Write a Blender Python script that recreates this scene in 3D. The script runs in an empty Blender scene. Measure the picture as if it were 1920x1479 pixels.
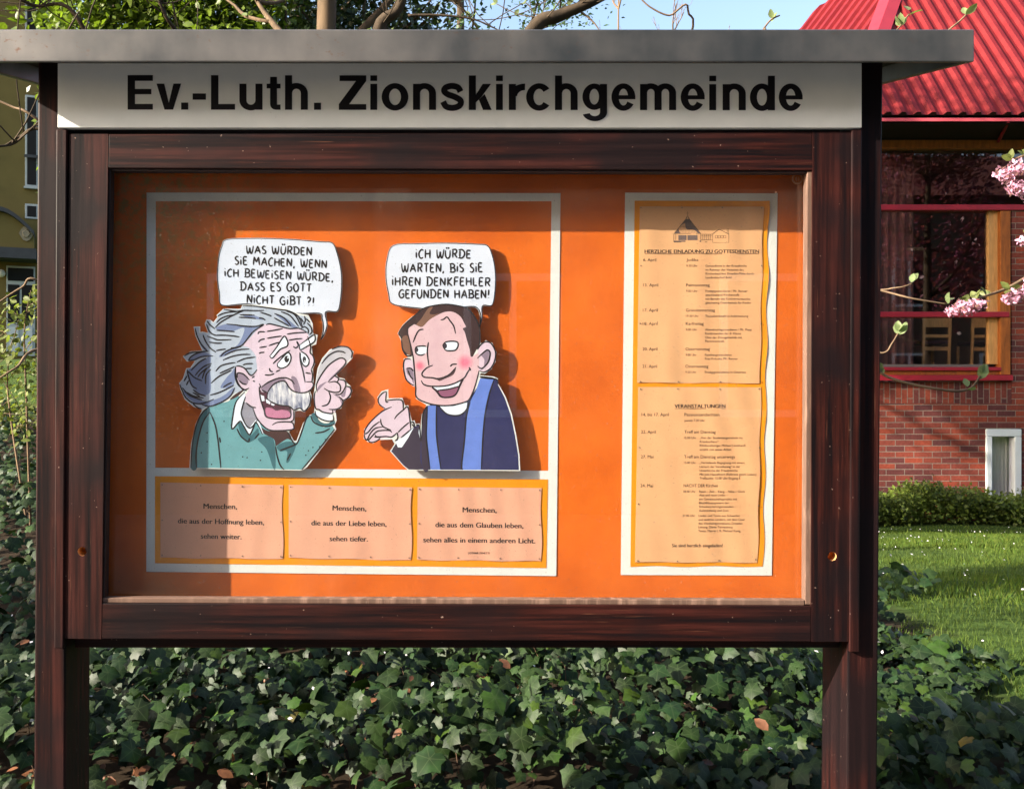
import bpy, bmesh, math, random
import numpy as np
from mathutils import Vector, Matrix
from mathutils.geometry import tessellate_polygon
R = math.radians
scene = bpy.context.scene
COL = scene.collection

# ------------------------------------------------------------------ camera, sky, sun, exposure
F, CX, CY, EYE = 1700.0, 841.0, 740.0, 1.6
cam = bpy.data.cameras.new('camera'); camo = bpy.data.objects.new('camera', cam); COL.objects.link(camo)
cam.sensor_width = 36; cam.lens = 36 * F / 1920; cam.shift_x = (960 - CX) / 1920
cam.clip_start = .05; cam.clip_end = 500
camo.location = (0, 0, EYE); camo.rotation_euler = (R(90), 0, 0)
scene.camera = camo
RAY = Vector((2.65, 1.0, -1.25)).normalized()
SUN_EL = math.asin(-RAY.z)
w = bpy.data.worlds.new('World'); scene.world = w; w.use_nodes = True
nt = w.node_tree; bg = nt.nodes['Background']
sky = nt.nodes.new('ShaderNodeTexSky'); sky.sky_type = 'NISHITA'; sky.sun_disc = False
sky.sun_elevation = SUN_EL; sky.sun_rotation = math.atan2(-RAY.x, -RAY.y)
sky.air_density = 1.0; sky.dust_density = 3.5; sky.ozone_density = 0.6
nt.links.new(sky.outputs[0], bg.inputs[0]); bg.inputs[1].default_value = 0.135
sl = bpy.data.lights.new('sun', 'SUN'); sl.energy = 5.0; sl.angle = R(.5); sl.color = (1, .92, .78)
so = bpy.data.objects.new('sun', sl); COL.objects.link(so)
so.rotation_euler = RAY.to_track_quat('-Z', 'Y').to_euler()
scene.view_settings.view_transform = 'Standard'; scene.view_settings.look = 'None'
scene.view_settings.gamma = 1; scene.view_settings.use_curve_mapping = False
scene.view_settings.exposure = 1.66
scene.cycles.max_bounces = 8; scene.cycles.transparent_max_bounces = 24

# ------------------------------------------------------------------ helpers
def P(px, py, Y): return Vector(((px - CX) * Y / F, Y, EYE + (CY - py) * Y / F))
def lin(c): return tuple(((v / 255) / 12.92 if v / 255 <= .04045 else ((v / 255 + .055) / 1.055) ** 2.4) for v in c[:3])

class MB:
    def __init__(s): s.v = []; s.f = []; s.m = []; s.c = []; s.cc = (1, 1, 1, 1)
    def add(s, vs, fs, m=0):
        o = len(s.v); s.v += [tuple(p) for p in vs]; s.c += [s.cc] * len(vs)
        for f in fs: s.f.append([o + i for i in f]); s.m.append(m)
    def box(s, x0, x1, y0, y1, z0, z1, m=0):
        s.hexa([(x0, y0, z0), (x1, y0, z0), (x1, y0, z1), (x0, y0, z1)], [(x0, y1, z0), (x1, y1, z0), (x1, y1, z1), (x0, y1, z1)], m)
    def hexa(s, a, b, m=0):          # a: front ring, b: back ring
        n = len(a)
        s.add(list(a) + list(b), [list(range(n)), list(range(2 * n - 1, n - 1, -1))] + [[i, i + n, (i + 1) % n + n, (i + 1) % n] for i in range(n)], m)
    def slab(s, q, y0, y1, m=0):     # pixel quad measured on its front plane, extruded straight back
        a = [P(x, y, y0) for x, y in q]; s.hexa(a, [Vector((p.x, y1, p.z)) for p in a], m)
    def rect(s, x0, y0, x1, y1, ya, yb, m=0): s.slab([(x0, y0), (x1, y0), (x1, y1), (x0, y1)], ya, yb, m)
    def tube(s, pts, rad, n=6, m=0):
        pts = [Vector(p) for p in pts]; o = len(s.v); k = len(pts)
        if not hasattr(rad, '__len__'): rad = [rad] * k
        up = Vector((.31, .42, .85))
        for i, p in enumerate(pts):
            t = (pts[min(i + 1, k - 1)] - pts[max(i - 1, 0)]).normalized()
            a = t.cross(up)
            if a.length < .05: a = t.cross(Vector((1, 0, 0)))
            a.normalize(); b = t.cross(a)
            for j in range(n):
                g = 2 * math.pi * j / n
                s.v.append(tuple(p + (a * math.cos(g) + b * math.sin(g)) * rad[i])); s.c.append(s.cc)
        for i in range(k - 1):
            for j in range(n):
                s.f.append([o + i * n + j, o + i * n + (j + 1) % n, o + (i + 1) * n + (j + 1) % n, o + (i + 1) * n + j]); s.m.append(m)
        s.f.append([o + j for j in range(n)]); s.f.append([o + (k - 1) * n + j for j in range(n - 1, -1, -1)]); s.m += [m, m]
    def build(s, name, mats, parent=None, root=None, smooth=False, bevel=0, col=False):
        org = Vector(root.location) if root else Vector((0, 0, 0))
        me = bpy.data.meshes.new(name)
        va = np.array(s.v, dtype=np.float32).reshape(-1, 3) - np.array(org, dtype=np.float32)
        me.from_pydata(va.tolist(), [], s.f)
        for mt in (mats if isinstance(mats, (list, tuple)) else [mats]): me.materials.append(mt)
        if any(s.m): me.polygons.foreach_set('material_index', s.m)
        if smooth: me.polygons.foreach_set('use_smooth', [True] * len(me.polygons))
        if col:
            a = me.color_attributes.new('col', 'FLOAT_COLOR', 'POINT')
            a.data.foreach_set('color', np.array(s.c, dtype=np.float32).ravel())
        if len(me.polygons) < 4000:
            bm = bmesh.new(); bm.from_mesh(me); bmesh.ops.recalc_face_normals(bm, faces=bm.faces); bm.to_mesh(me); bm.free()
        me.update()
        o = bpy.data.objects.new(name, me); COL.objects.link(o)
        if parent: o.parent = parent
        if bevel:
            b = o.modifiers.new('bevel', 'BEVEL'); b.width = bevel; b.segments = 2; b.limit_method = 'ANGLE'
        return o

def np_mesh(name, V, Fq, mats, parent=None, root=None, col=None, midx=None, smooth=False):
    V = np.asarray(V, dtype=np.float32)
    if root: V = V - np.array(root.location, dtype=np.float32)
    Fq = np.asarray(Fq, dtype=np.int32); n, k = Fq.shape
    me = bpy.data.meshes.new(name); me.vertices.add(len(V)); me.vertices.foreach_set('co', V.ravel())
    me.loops.add(n * k); me.loops.foreach_set('vertex_index', Fq.ravel())
    me.polygons.add(n); me.polygons.foreach_set('loop_start', np.arange(0, n * k, k, dtype=np.int32))
    for mt in (mats if isinstance(mats, (list, tuple)) else [mats]): me.materials.append(mt)
    if midx is not None: me.polygons.foreach_set('material_index', np.asarray(midx, dtype=np.int32))
    if smooth: me.polygons.foreach_set('use_smooth', np.ones(n, dtype=bool))
    me.update(calc_edges=True)
    if col is not None:
        a = me.color_attributes.new('col', 'FLOAT_COLOR', 'POINT'); a.data.foreach_set('color', np.asarray(col, dtype=np.float32).ravel())
    o = bpy.data.objects.new(name, me); COL.objects.link(o)
    if parent: o.parent = parent
    return o

def tag(o, label=None, cat=None, group=None, kind=None):
    if label: o['label'] = label
    if cat: o['category'] = cat
    if group: o['group'] = group
    if kind: o['kind'] = kind
    return o
def empty(name, loc, label, cat, group=None):
    o = bpy.data.objects.new(name, None); COL.objects.link(o); o.location = loc; o.empty_display_size = .1
    return tag(o, label, cat, group)
def copy_tree(o, parent=None):
    c = o.copy(); COL.objects.link(c); c.parent = parent
    for ch in list(o.children): copy_tree(ch, c)
    return c
def spline(pts, n=6, closed=False):
    pts = [Vector((p[0], p[1])) for p in pts]; k = len(pts)
    if k < 3 and not closed: return pts
    out = []
    for i in range(k if closed else k - 1):
        if closed: a, b, c, d = pts[i - 1], pts[i], pts[(i + 1) % k], pts[(i + 2) % k]
        else: a, b, c, d = pts[max(i - 1, 0)], pts[i], pts[i + 1], pts[min(i + 2, k - 1)]
        for j in range(n):
            t = j / n
            out.append(.5 * ((2 * b) + (c - a) * t + (2 * a - 5 * b + 4 * c - d) * t * t + (3 * b - a - 3 * c + d) * t ** 3))
    if not closed: out.append(pts[-1])
    return out
def spline3(pts, n=5):
    pts = [Vector(p) for p in pts]; k = len(pts); out = []
    for i in range(k - 1):
        a, b, c, d = pts[max(i - 1, 0)], pts[i], pts[i + 1], pts[min(i + 2, k - 1)]
        for j in range(n):
            t = j / n
            out.append(.5 * ((2 * b) + (c - a) * t + (2 * a - 5 * b + 4 * c - d) * t * t + (3 * b - a - 3 * c + d) * t ** 3))
    out.append(pts[-1]); return out

# ------------------------------------------------------------------ materials
class NT:
    def __init__(s, name):
        s.m = bpy.data.materials.new(name); s.m.use_nodes = True; s.t = s.m.node_tree; s.b = s.t.nodes['Principled BSDF']; s.out = s.t.nodes['Material Output']
        s.tc = s.t.nodes.new('ShaderNodeTexCoord')
    def n(s, kind, **kw):
        x = s.t.nodes.new('ShaderNode' + kind)
        for k, v in kw.items(): setattr(x, k, v)
        return x
    def l(s, a, b): s.t.links.new(a, b)
    def noise(s, scale, detail=4, vec=(1, 1, 1), rough=.55):
        mp = s.n('Mapping'); mp.inputs['Scale'].default_value = vec; s.l(s.tc.outputs['Object'], mp.inputs[0])
        x = s.n('TexNoise'); x.inputs['Scale'].default_value = scale; x.inputs['Detail'].default_value = detail; x.inputs['Roughness'].default_value = rough
        s.l(mp.outputs[0], x.inputs['Vector']); return x.outputs['Fac']
    def ramp(s, fac, stops):
        r = s.n('ValToRGB'); e = r.color_ramp.elements
        while len(e) < len(stops): e.new(.5)
        for i, (p, c) in enumerate(stops): e[i].position = p; e[i].color = (*c, 1) if len(c) == 3 else c
        s.l(fac, r.inputs[0]); return r.outputs[0]
    def mix(s, fac, a, b, mode='MIX'):
        x = s.n('Mix', data_type='RGBA', blend_type=mode)
        for v, i in ((fac, 0), (a, 6), (b, 7)):
            if hasattr(v, 'is_output'): s.l(v, x.inputs[i])
            else: x.inputs[i].default_value = v if i == 0 else (*v, 1)
        return x.outputs[2]
    def bump(s, h, strength=.3, dist=.002):
        b = s.n('Bump'); b.inputs['Strength'].default_value = strength; b.inputs['Distance'].default_value = dist
        s.l(h, b.inputs['Height']); s.l(b.outputs[0], s.b.inputs['Normal'])
    def set(s, rough=.6, spec=.4, metal=0):
        s.b.inputs['Roughness'].default_value = rough; s.b.inputs['Specular IOR Level'].default_value = spec; s.b.inputs['Metallic'].default_value = metal
        return s
def sc_(c, k): return tuple(min(1, v * k) for v in c)
def pmat(name, base, rough=.6, var=.15, scale=12, spec=.35, metal=0, bump=0, vec=(1, 1, 1), detail=5, srgb=True):
    b = lin(base) if srgb else base
    M = NT(name).set(rough, spec, metal); f = M.noise(scale, detail, vec)
    M.l(M.ramp(f, [(.3, sc_(b, 1 - var)), (.7, sc_(b, 1 + var))]), M.b.inputs['Base Color'])
    if bump: M.bump(f, bump, .003)
    return M.m
def leafmat(name, base, var=.35, transl=.3, rough=.5, spec=.35, vein=None, scale=40):
    M = NT(name).set(rough, spec)
    at = M.n('Attribute'); at.attribute_name = 'col'
    f = M.noise(scale, 3)
    c = M.ramp(f, [(.3, sc_(base, 1 - var)), (.7, sc_(base, 1 + var))])
    c = M.mix(1.0, c, at.outputs['Color'], 'MULTIPLY')
    if vein:
        mr = M.n('MapRange'); mr.inputs[1].default_value = .88; mr.inputs[2].default_value = .97
        M.l(at.outputs['Alpha'], mr.inputs[0])
        ml = M.n('Math', operation='MULTIPLY'); ml.inputs[1].default_value = .5; M.l(mr.outputs[0], ml.inputs[0])
        c = M.mix(ml.outputs[0], c, vein)
    M.l(c, M.b.inputs['Base Color'])
    if transl:
        tr = M.n('BsdfTranslucent'); M.l(M.mix(1.0, c, (1.0, 1.1, .5), 'MULTIPLY'), tr.inputs[0])
        ms = M.n('MixShader'); ms.inputs[0].default_value = transl
        M.l(M.b.outputs[0], ms.inputs[1]); M.l(tr.outputs[0], ms.inputs[2]); M.l(ms.outputs[0], M.out.inputs[0])
    return M.m
def wood(name, vec, dark=(.0045, .0026, .0032), red=(.046, .0100, .0072), worn=(.15, .06, .035)):
    M = NT(name).set(.55, .16)
    g = M.noise(1, 8, vec, .62); big = M.noise(5, 3)
    fine = M.noise(1, 3, tuple(v * 3.2 for v in vec), .7)
    c = M.ramp(g, [(.38, dark), (.5, sc_(red, .45)), (.64, red)])
    c = M.mix(M.ramp(big, [(.40, (.12,) * 3), (.58, (1, 1, 1))]), sc_(dark, 1.5), c)
    scr = M.ramp(fine, [(.64, (0, 0, 0)), (.75, (.7, .7, .7))])
    c2 = M.mix(M.ramp(big, [(.45, (0, 0, 0)), (.6, (1, 1, 1))]), (0, 0, 0), scr)
    c = M.mix(c2, c, worn)
    sp = M.noise(160, 2); c = M.mix(M.ramp(sp, [(.745, (0, 0, 0)), (.76, (.7, .7, .7))]), c, (.3, .2, .16))
    M.l(c, M.b.inputs['Base Color'])
    M.l(M.ramp(g, [(.3, (.42,) * 3), (.7, (.62,) * 3)]), M.b.inputs['Roughness'])
    M.bump(g, .25, .0012)
    return M.m
def glass(name, dust_glare=.0, tint=(1, 1, 1), dust_glare_col=(.5, .45, .38), fmul=1.0):
    M = NT(name); M.t.nodes.remove(M.b)
    tr = M.n('BsdfTransparent'); tr.inputs[0].default_value = (*tint, 1)
    gl = M.n('BsdfGlossy'); gl.inputs['Roughness'].default_value = .015
    lw = M.n('LayerWeight'); lw.inputs[0].default_value = .5
    pw = M.n('Math', operation='POWER'); pw.inputs[1].default_value = 5.5; M.l(lw.outputs['Facing'], pw.inputs[0])
    k = M.n('Math', operation='MULTIPLY_ADD'); k.inputs[1].default_value = .9; k.inputs[2].default_value = .04 * fmul; k.use_clamp = True; M.l(pw.outputs[0], k.inputs[0])
    ms = M.n('MixShader'); M.l(k.outputs[0], ms.inputs[0]); M.l(tr.outputs[0], ms.inputs[1]); M.l(gl.outputs[0], ms.inputs[2])
    res = ms.outputs[0]
    if dust_glare:
        df = M.n('BsdfDiffuse'); df.inputs[0].default_value = (*dust_glare_col, 1)
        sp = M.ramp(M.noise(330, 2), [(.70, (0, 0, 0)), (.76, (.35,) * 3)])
        a = M.ramp(M.noise(3.5, 5), [(.40, (dust_glare * .4,) * 3), (.75, (dust_glare * 1.6,) * 3)])
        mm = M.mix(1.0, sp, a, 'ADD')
        st = M.ramp(M.noise(1, 4, (9, 9, .8), .5), [(.56, (0, 0, 0)), (.72, (dust_glare * 5,) * 3)]); mm = M.mix(1.0, mm, M.mix(1.0, st, M.ramp(M.noise(5, 4), [(.4, (0, 0, 0)), (.62, (1, 1, 1))]), 'MULTIPLY'), 'ADD')  # vertical streaks: glare on the pane, painted into the dust layer
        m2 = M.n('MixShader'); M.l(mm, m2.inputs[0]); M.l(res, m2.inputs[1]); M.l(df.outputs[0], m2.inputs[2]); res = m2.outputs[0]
    M.l(res, M.out.inputs[0]); return M.m

W_V = wood('stained_wood_upright', (105, 105, 2.6)); W_H = wood('stained_wood_cross', (2.6, 105, 105))
W_BEAD = wood('weathered_bead_wood', (60, 60, 6), (.10, .06, .045), (.26, .16, .12), (.42, .33, .27))
W_IN = pmat('dark_case_wood', (34, 20, 20), .6, .3, 30)
INK = pmat('black_ink', (22, 18, 24), .6, .2, 60)
LETTER = pmat('black_vinyl', (20, 16, 20), .45, .15, 30)
WHITE_P = pmat('white_paper', (214, 219, 216), .75, .03, 25, .2)
YEL_P = pmat('yellow_card', (226, 142, 6), .7, .06, 18, .2)
PEACH = pmat('peach_paper', (212, 160, 134), .8, .045, 16, .15); TANP = pmat('tan_paper', (214, 166, 120), .8, .045, 16, .15)
PINM = pmat('pin_steel', (120, 110, 100), .35, .2, 60, .5, .8)
# ------------------------------------------------------------------ notice board
YP, YS, YD, YH, YF = 1.516, 1.505, 1.508, 1.502, 1.434       # planes: posts, side strips, door, name panel, roof fascia
YG, YB = 1.531, 1.582                                        # glass, cloth-covered back panel
HB = lambda px, Y: P(px, 740, Y).x
def zat(py, Y): return P(0, py, Y).z
board = empty('notice_board', (0, 1.56, .12), 'brown wooden church notice board with glazed case, white name panel and grey metal roof', 'notice board')
def part(mb, name, mt, parent=board, bevel=0, smooth=False): return mb.build(name, mt, parent, board, smooth, bevel)
ZG = .12
# posts (front face slanting a little, as the old timber does)
for q in ([(71, 60), (126, 60), (122, 1480), (63, 1480)], [(1597, 60), (1656, 60), (1645, 1480), (1588, 1480)]):
    b = MB(); a = []
    xl0, xr0 = P(q[0][0], 118, YP).x, P(q[1][0], 118, YP).x
    xl1, xr1 = P(q[3][0], 1480, YP).x, P(q[2][0], 1480, YP).x
    zt = 2.160; zb = zat(1480, YP); k = (ZG - zb) / (zt - zb)
    xl2, xr2 = xl1 + (xl0 - xl1) * k, xr1 + (xr0 - xr1) * k
    f = [(xl2, YP, ZG), (xr2, YP, ZG), (xr0, YP, zt), (xl0, YP, zt)]
    r = [(x, YP + .105, z + (.021 if z > 1 else 0)) for x, y, z in f]
    b.hexa(f, r); part(b, 'post', W_V, bevel=.003)
for q in ([(105, 243), (125.5, 243), (119, 1216), (101, 1216)], [(1597.5, 243), (1617, 243), (1612, 1223), (1593, 1223)]):
    b = MB(); b.slab(q, YS, YP - .0006); part(b, 'side_strip', W_V, bevel=.002)
# case behind the door
b = MB()
xl, xr = P(129, 0, YP).x, P(1586, 0, YP).x
b.box(xl, xr, YD + .031, 1.606, zat(1222, YP), zat(1196, YP)); part(b, 'case_bottom', W_H, bevel=.002)
b = MB(); b.box(xl, xr, YD + .031, 1.606, zat(264, YP), zat(226, YP)); part(b, 'case_top', W_IN)
for x0, x1 in ((xl, xl + .02), (xr - .02, xr)):
    b = MB(); b.box(x0, x1, YD + .031, 1.606, zat(1195, YP), zat(263, YP)); part(b, 'case_side', W_IN)
b = MB(); b.box(xl + .021, xr - .021, 1.597, 1.6055, zat(1195, YP), zat(263, YP)); part(b, 'case_back', W_IN)
# cloth panel
M = NT('orange_cloth').set(.85, .15)
f = M.noise(9, 6); c = M.ramp(f, [(.3, lin((202, 92, 16))), (.7, lin((224, 110, 24)))])
wv = M.n('TexWave', wave_type='BANDS', bands_direction='X'); wv.inputs['Scale'].default_value = 260; wv.inputs['Distortion'].default_value = 1.2
M.l(M.tc.outputs['Object'], wv.inputs[0])
wz = M.n('TexWave', wave_type='BANDS', bands_direction='Z'); wz.inputs['Scale'].default_value = 260; wz.inputs['Distortion'].default_value = 1.2
M.l(M.tc.outputs['Object'], wz.inputs[0])
mm = M.mix(.5, wv.outputs[0], wz.outputs[0]); c = M.mix(.10, c, mm, 'MULTIPLY')
geo = M.n('NewGeometry'); d = M.n('VectorMath', operation='DISTANCE'); d.inputs[1].default_value = tuple(P(235, 330, YB)); M.l(geo.outputs['Position'], d.inputs[0])
mr = M.n('MapRange'); mr.inputs[1].default_value = .32; mr.inputs[2].default_value = .05; M.l(d.outputs['Value'], mr.inputs[0])
spk = M.ramp(M.noise(75, 6, rough=.75), [(.46, (0, 0, 0)), (.62, (.85, .85, .85))])
c = M.mix(M.mix(1, spk, mr.outputs[0], 'MULTIPLY'), c, (.20, .19, .04))
M.l(c, M.b.inputs['Base Color']); M.bump(mm, .25, .0006); ORANGE = M.m
b = MB(); b.box(xl + .021, xr - .021, YB, 1.5965, zat(1194, YP), zat(264, YP)); part(b, 'cloth_panel', ORANGE)
# door: two stiles, two rails, glazing beads, glass, lock, bolt holes
HOLES = [(154, 1034), (1560, 1043)]
for q, h in (([(130, 252), (203, 252), (190, 1198), (120, 1197)], HOLES[0]), ([(1523.5, 248), (1597, 248), (1590.5, 1203), (1521, 1203)], HOLES[1])):
    bm = bmesh.new()
    outer = [P(x, y, YD) for x, y in q]; hc = P(h[0], h[1], YD); hr = .0075; NH = 16
    ring = [hc + Vector((math.cos(2 * math.pi * i / NH) * hr, 0, math.sin(2 * math.pi * i / NH) * hr)) for i in range(NH)]
    def quadring(y):
        return [bm.verts.new((p.x, y, p.z)) for p in outer], [bm.verts.new((p.x, y, p.z)) for p in ring]
    oa, ra = quadring(YD); ob, rb = quadring(YD + .0295)
    tri = tessellate_polygon([[Vector((p.x, p.z, 0)) for p in outer], [Vector((p.x, p.z, 0)) for p in ring]])
    for A, Bv in ((oa + ra, 0), (ob + rb, 1)):
        for t in tri:
            try: bm.faces.new([A[i] for i in (t if not Bv else t[::-1])])
            except ValueError: pass
    for i in range(4): bm.faces.new([oa[i], oa[(i + 1) % 4], ob[(i + 1) % 4], ob[i]])
    hf = [bm.faces.new([ra[i], rb[i], rb[(i + 1) % NH], ra[(i + 1) % NH]]) for i in range(NH)]
    bmesh.ops.recalc_face_normals(bm, faces=bm.faces)
    for fc in hf: fc.material_index = 1
    me = bpy.data.meshes.new('door_stile'); 
    for v in bm.verts: v.co -= Vector(board.location)
    bm.to_mesh(me); bm.free(); me.materials.append(W_V); me.materials.append(pmat('raw_bored_wood', (190, 140, 90), .8, .3, 200))
    o = bpy.data.objects.new('door_stile', me); COL.objects.link(o); o.parent = board
b = MB(); b.slab([(203.4, 252), (1523, 248), (1525, 320), (202.4, 316)], YD + .0004, YD + .0295); part(b, 'door_rail', W_H, bevel=.0015)
b = MB(); b.slab([(190.6, 1131), (1521.6, 1136), (1520.6, 1203), (190.4, 1198)], YD + .0004, YD + .0295); part(b, 'door_rail', W_H, bevel=.0015)
yb0, yb1 = YD + .0035, YD + .021
b = MB(); b.slab([(1513.5, 321), (1524.5, 321), (1522, 1134), (1509.5, 1134)], yb0, yb1); part(b, 'glazing_bead', W_BEAD, bevel=.0015)
b = MB(); b.slab([(191.5, 1121), (1509, 1125), (1509, 1135.5), (191.5, 1130.5)], yb0, yb1); part(b, 'glazing_bead', W_BEAD, bevel=.0015)
b = MB(); b.slab([(203.2, 317), (208, 317), (196, 1120), (190.8, 1120)], yb0, yb1); part(b, 'glazing_bead', W_IN, bevel=.001)  # left and top beads get dark wood to paint in their shade
b = MB(); b.slab([(209, 316.5), (1513, 320.5), (1513, 325), (209, 321)], yb0, yb1); part(b, 'glazing_bead', W_IN, bevel=.001)
GLASS = glass('case_glass', dust_glare=.010, fmul=1.4)
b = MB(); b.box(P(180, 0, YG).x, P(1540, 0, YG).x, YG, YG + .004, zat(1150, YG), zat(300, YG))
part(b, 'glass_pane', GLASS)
# lock rosette on the glass
def disc(mb, c, r, y0, y1, n=28, m=0):
    a = [(c.x + r * math.cos(2 * math.pi * i / n), y0, c.z + r * math.sin(2 * math.pi * i / n)) for i in range(n)]
    mb.hexa(a, [(x, y1, z) for x, y, z in a], m)
ROS = pmat('stamped_glass_mark', (196, 150, 112), .4, .1, 80)
lc = P(1495, 336, YG - .0002); b = MB(); n = 36
for rr, wd in ((.0092, .0009), (.0072, .0005)):
    a = []; o0 = len(b.v)
    vs = []
    for i in range(n):
        g = 2 * math.pi * i / n
        for r_ in (rr, rr - wd): vs.append((lc.x + r_ * math.cos(g), lc.y, lc.z + r_ * math.sin(g)))
    b.add(vs, [[2 * i, 2 * i + 1, (2 * i + 3) % (2 * n), (2 * i + 2) % (2 * n)] for i in range(n)])
for dx in (-.003, -.0014, .0014, .003):
    h = .0035 if abs(dx) < .002 else .002
    b.add([(lc.x + dx - .0003, lc.y, lc.z - h), (lc.x + dx + .0003, lc.y, lc.z - h), (lc.x + dx + .0003, lc.y, lc.z + h), (lc.x + dx - .0003, lc.y, lc.z + h)], [[0, 1, 2, 3]])
part(b, 'glass_stamp', ROS)
# name panel with its lettering
M = NT('name_panel_white').set(.4, .45)
f = M.noise(14, 5); c = M.ramp(f, [(.3, lin((232, 234, 230))), (.7, lin((242, 243, 239)))])
c = M.mix(M.ramp(M.noise(60, 4, rough=.7), [(.70, (0, 0, 0)), (.8, (.6, .6, .6))]), c, (.28, .22, .17)); M.l(c, M.b.inputs['Base Color']); PANEL = M.m
b = MB(); b.slab([(108, 119), (1616, 119), (1616, 240), (108, 240)], YH, YP - .0008)
panel = part(b, 'name_panel', PANEL, bevel=.001)
# roof: a folded metal tray rising to the back
M = NT('zinc_sheet').set(.42, .5, .55)
f = M.noise(4, 6); f2 = M.noise(1, 3, (14, 14, 3)); c = M.ramp(f, [(.36, (.036, .045, .054)), (.64, (.18, .165, .155))])
c = M.mix(.25, c, M.ramp(f2, [(.3, (.03, .04, .048)), (.7, (.22, .205, .20))]))
rs = M.ramp(M.noise(55, 6, (1, 1, 1.6), .7), [(.585, (0, 0, 0)), (.66, (.85, .85, .85))]); rs = M.mix(1, rs, M.ramp(M.noise(4.2, 2), [(.46, (0, 0, 0)), (.6, (1, 1, 1))]), 'MULTIPLY')
c = M.mix(rs, c, (.13, .06, .035)); M.l(c, M.b.inputs['Base Color']); M.l(M.ramp(f, [(.3, (.32,) * 3), (.7, (.5,) * 3)]), M.b.inputs['Roughness']); M.bump(f, .12, .004); ZINC = M.m
xa, xb = P(-94, 0, YF).x, P(1827, 0, YF).x; z0, z1 = zat(117, YF), zat(56, YF); YBK = 1.80; rise = (YBK - YF) * math.tan(R(12.5))
t = math.tan(R(12.5)); lip = .012
def tray(b, x0, x1, y0, y1, za, zb):
    b.hexa([(x0, y0, za + (y0 - YF) * t), (x1, y0, za + (y0 - YF) * t), (x1, y0, zb + (y0 - YF) * t), (x0, y0, zb + (y0 - YF) * t)], [(x0, y1, za + (y1 - YF) * t), (x1, y1, za + (y1 - YF) * t), (x1, y1, zb + (y1 - YF) * t), (x0, y1, zb + (y1 - YF) * t)])
b = MB(); tray(b, xa, xb, YF, YF + lip, z0, z1)
tray(b, xa, xa + lip, YF + lip + .0005, YBK, z0, z1 - .0005); tray(b, xb - lip, xb, YF + lip + .0005, YBK, z0, z1 - .0005)
tray(b, xa + lip + .0003, xb - lip - .0003, YF + lip + .0005, YBK, z1 - .006, z1 - .0006)
roof = part(b, 'roof', ZINC, bevel=.002)
b = MB(); tray(b, xa + lip + .002, xb - lip - .002, YF + lip + .002, YBK - .01, z0 + .030, z1 - .0065); b.build('soffit_board', W_IN, roof, board)

# ------------------------------------------------------------------ writing
FONT = bpy.data.fonts.load('<builtin>')
def letters(items, name, mt, parent, root, wav=None):
    """items: text, x0, x1, baseline y at x0, cap height (pixels), plane Y, baseline y at x1, boldness"""
    obs = []
    for it in items:
        cu = bpy.data.curves.new('t', 'FONT'); cu.font = FONT; cu.body = it[0]; cu.size = 1; cu.offset = 0; cu.resolution_u = 4; cu.fill_mode = 'BOTH'; cu.space_character = 1.0
        o = bpy.data.objects.new('t', cu); COL.objects.link(o); obs.append(o)
    bpy.context.view_layer.update(); dg = bpy.context.evaluated_depsgraph_get()
    res = []
    for o, it in zip(obs, items):
        V, Fs = [], []
        me = bpy.data.meshes.new_from_object(o.evaluated_get(dg)); s, x0, x1, y0, cap, Y, y1, _ = it
        co = np.array([v.co[:2] for v in me.vertices])
        mn, mx = co[:, 0].min(), co[:, 0].max(); ch = .729
        for rep, dx in enumerate((-.5, .5) if it[7] > .005 else (0,)):
          k0 = len(V)
          for x, y in co:
            u = (x - mn) / (mx - mn); px = x0 + u * (x1 - x0) + dx * cap * (.075 if it[7] > .01 else .04); py = y0 + (y1 - y0) * u - y / ch * cap
            p = P(px, py, Y - rep * .00001)
            if wav: p.y += wav(px, py)
            V.append(p)
          for f in me.polygons: Fs.append([k0 + i for i in f.vertices])
        bpy.data.meshes.remove(me); b = MB(); b.add(V, Fs); res.append(b.build(name, mt, parent, root))
    for o in obs:
        c = o.data; bpy.data.objects.remove(o); bpy.data.curves.remove(c)
    return res

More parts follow.
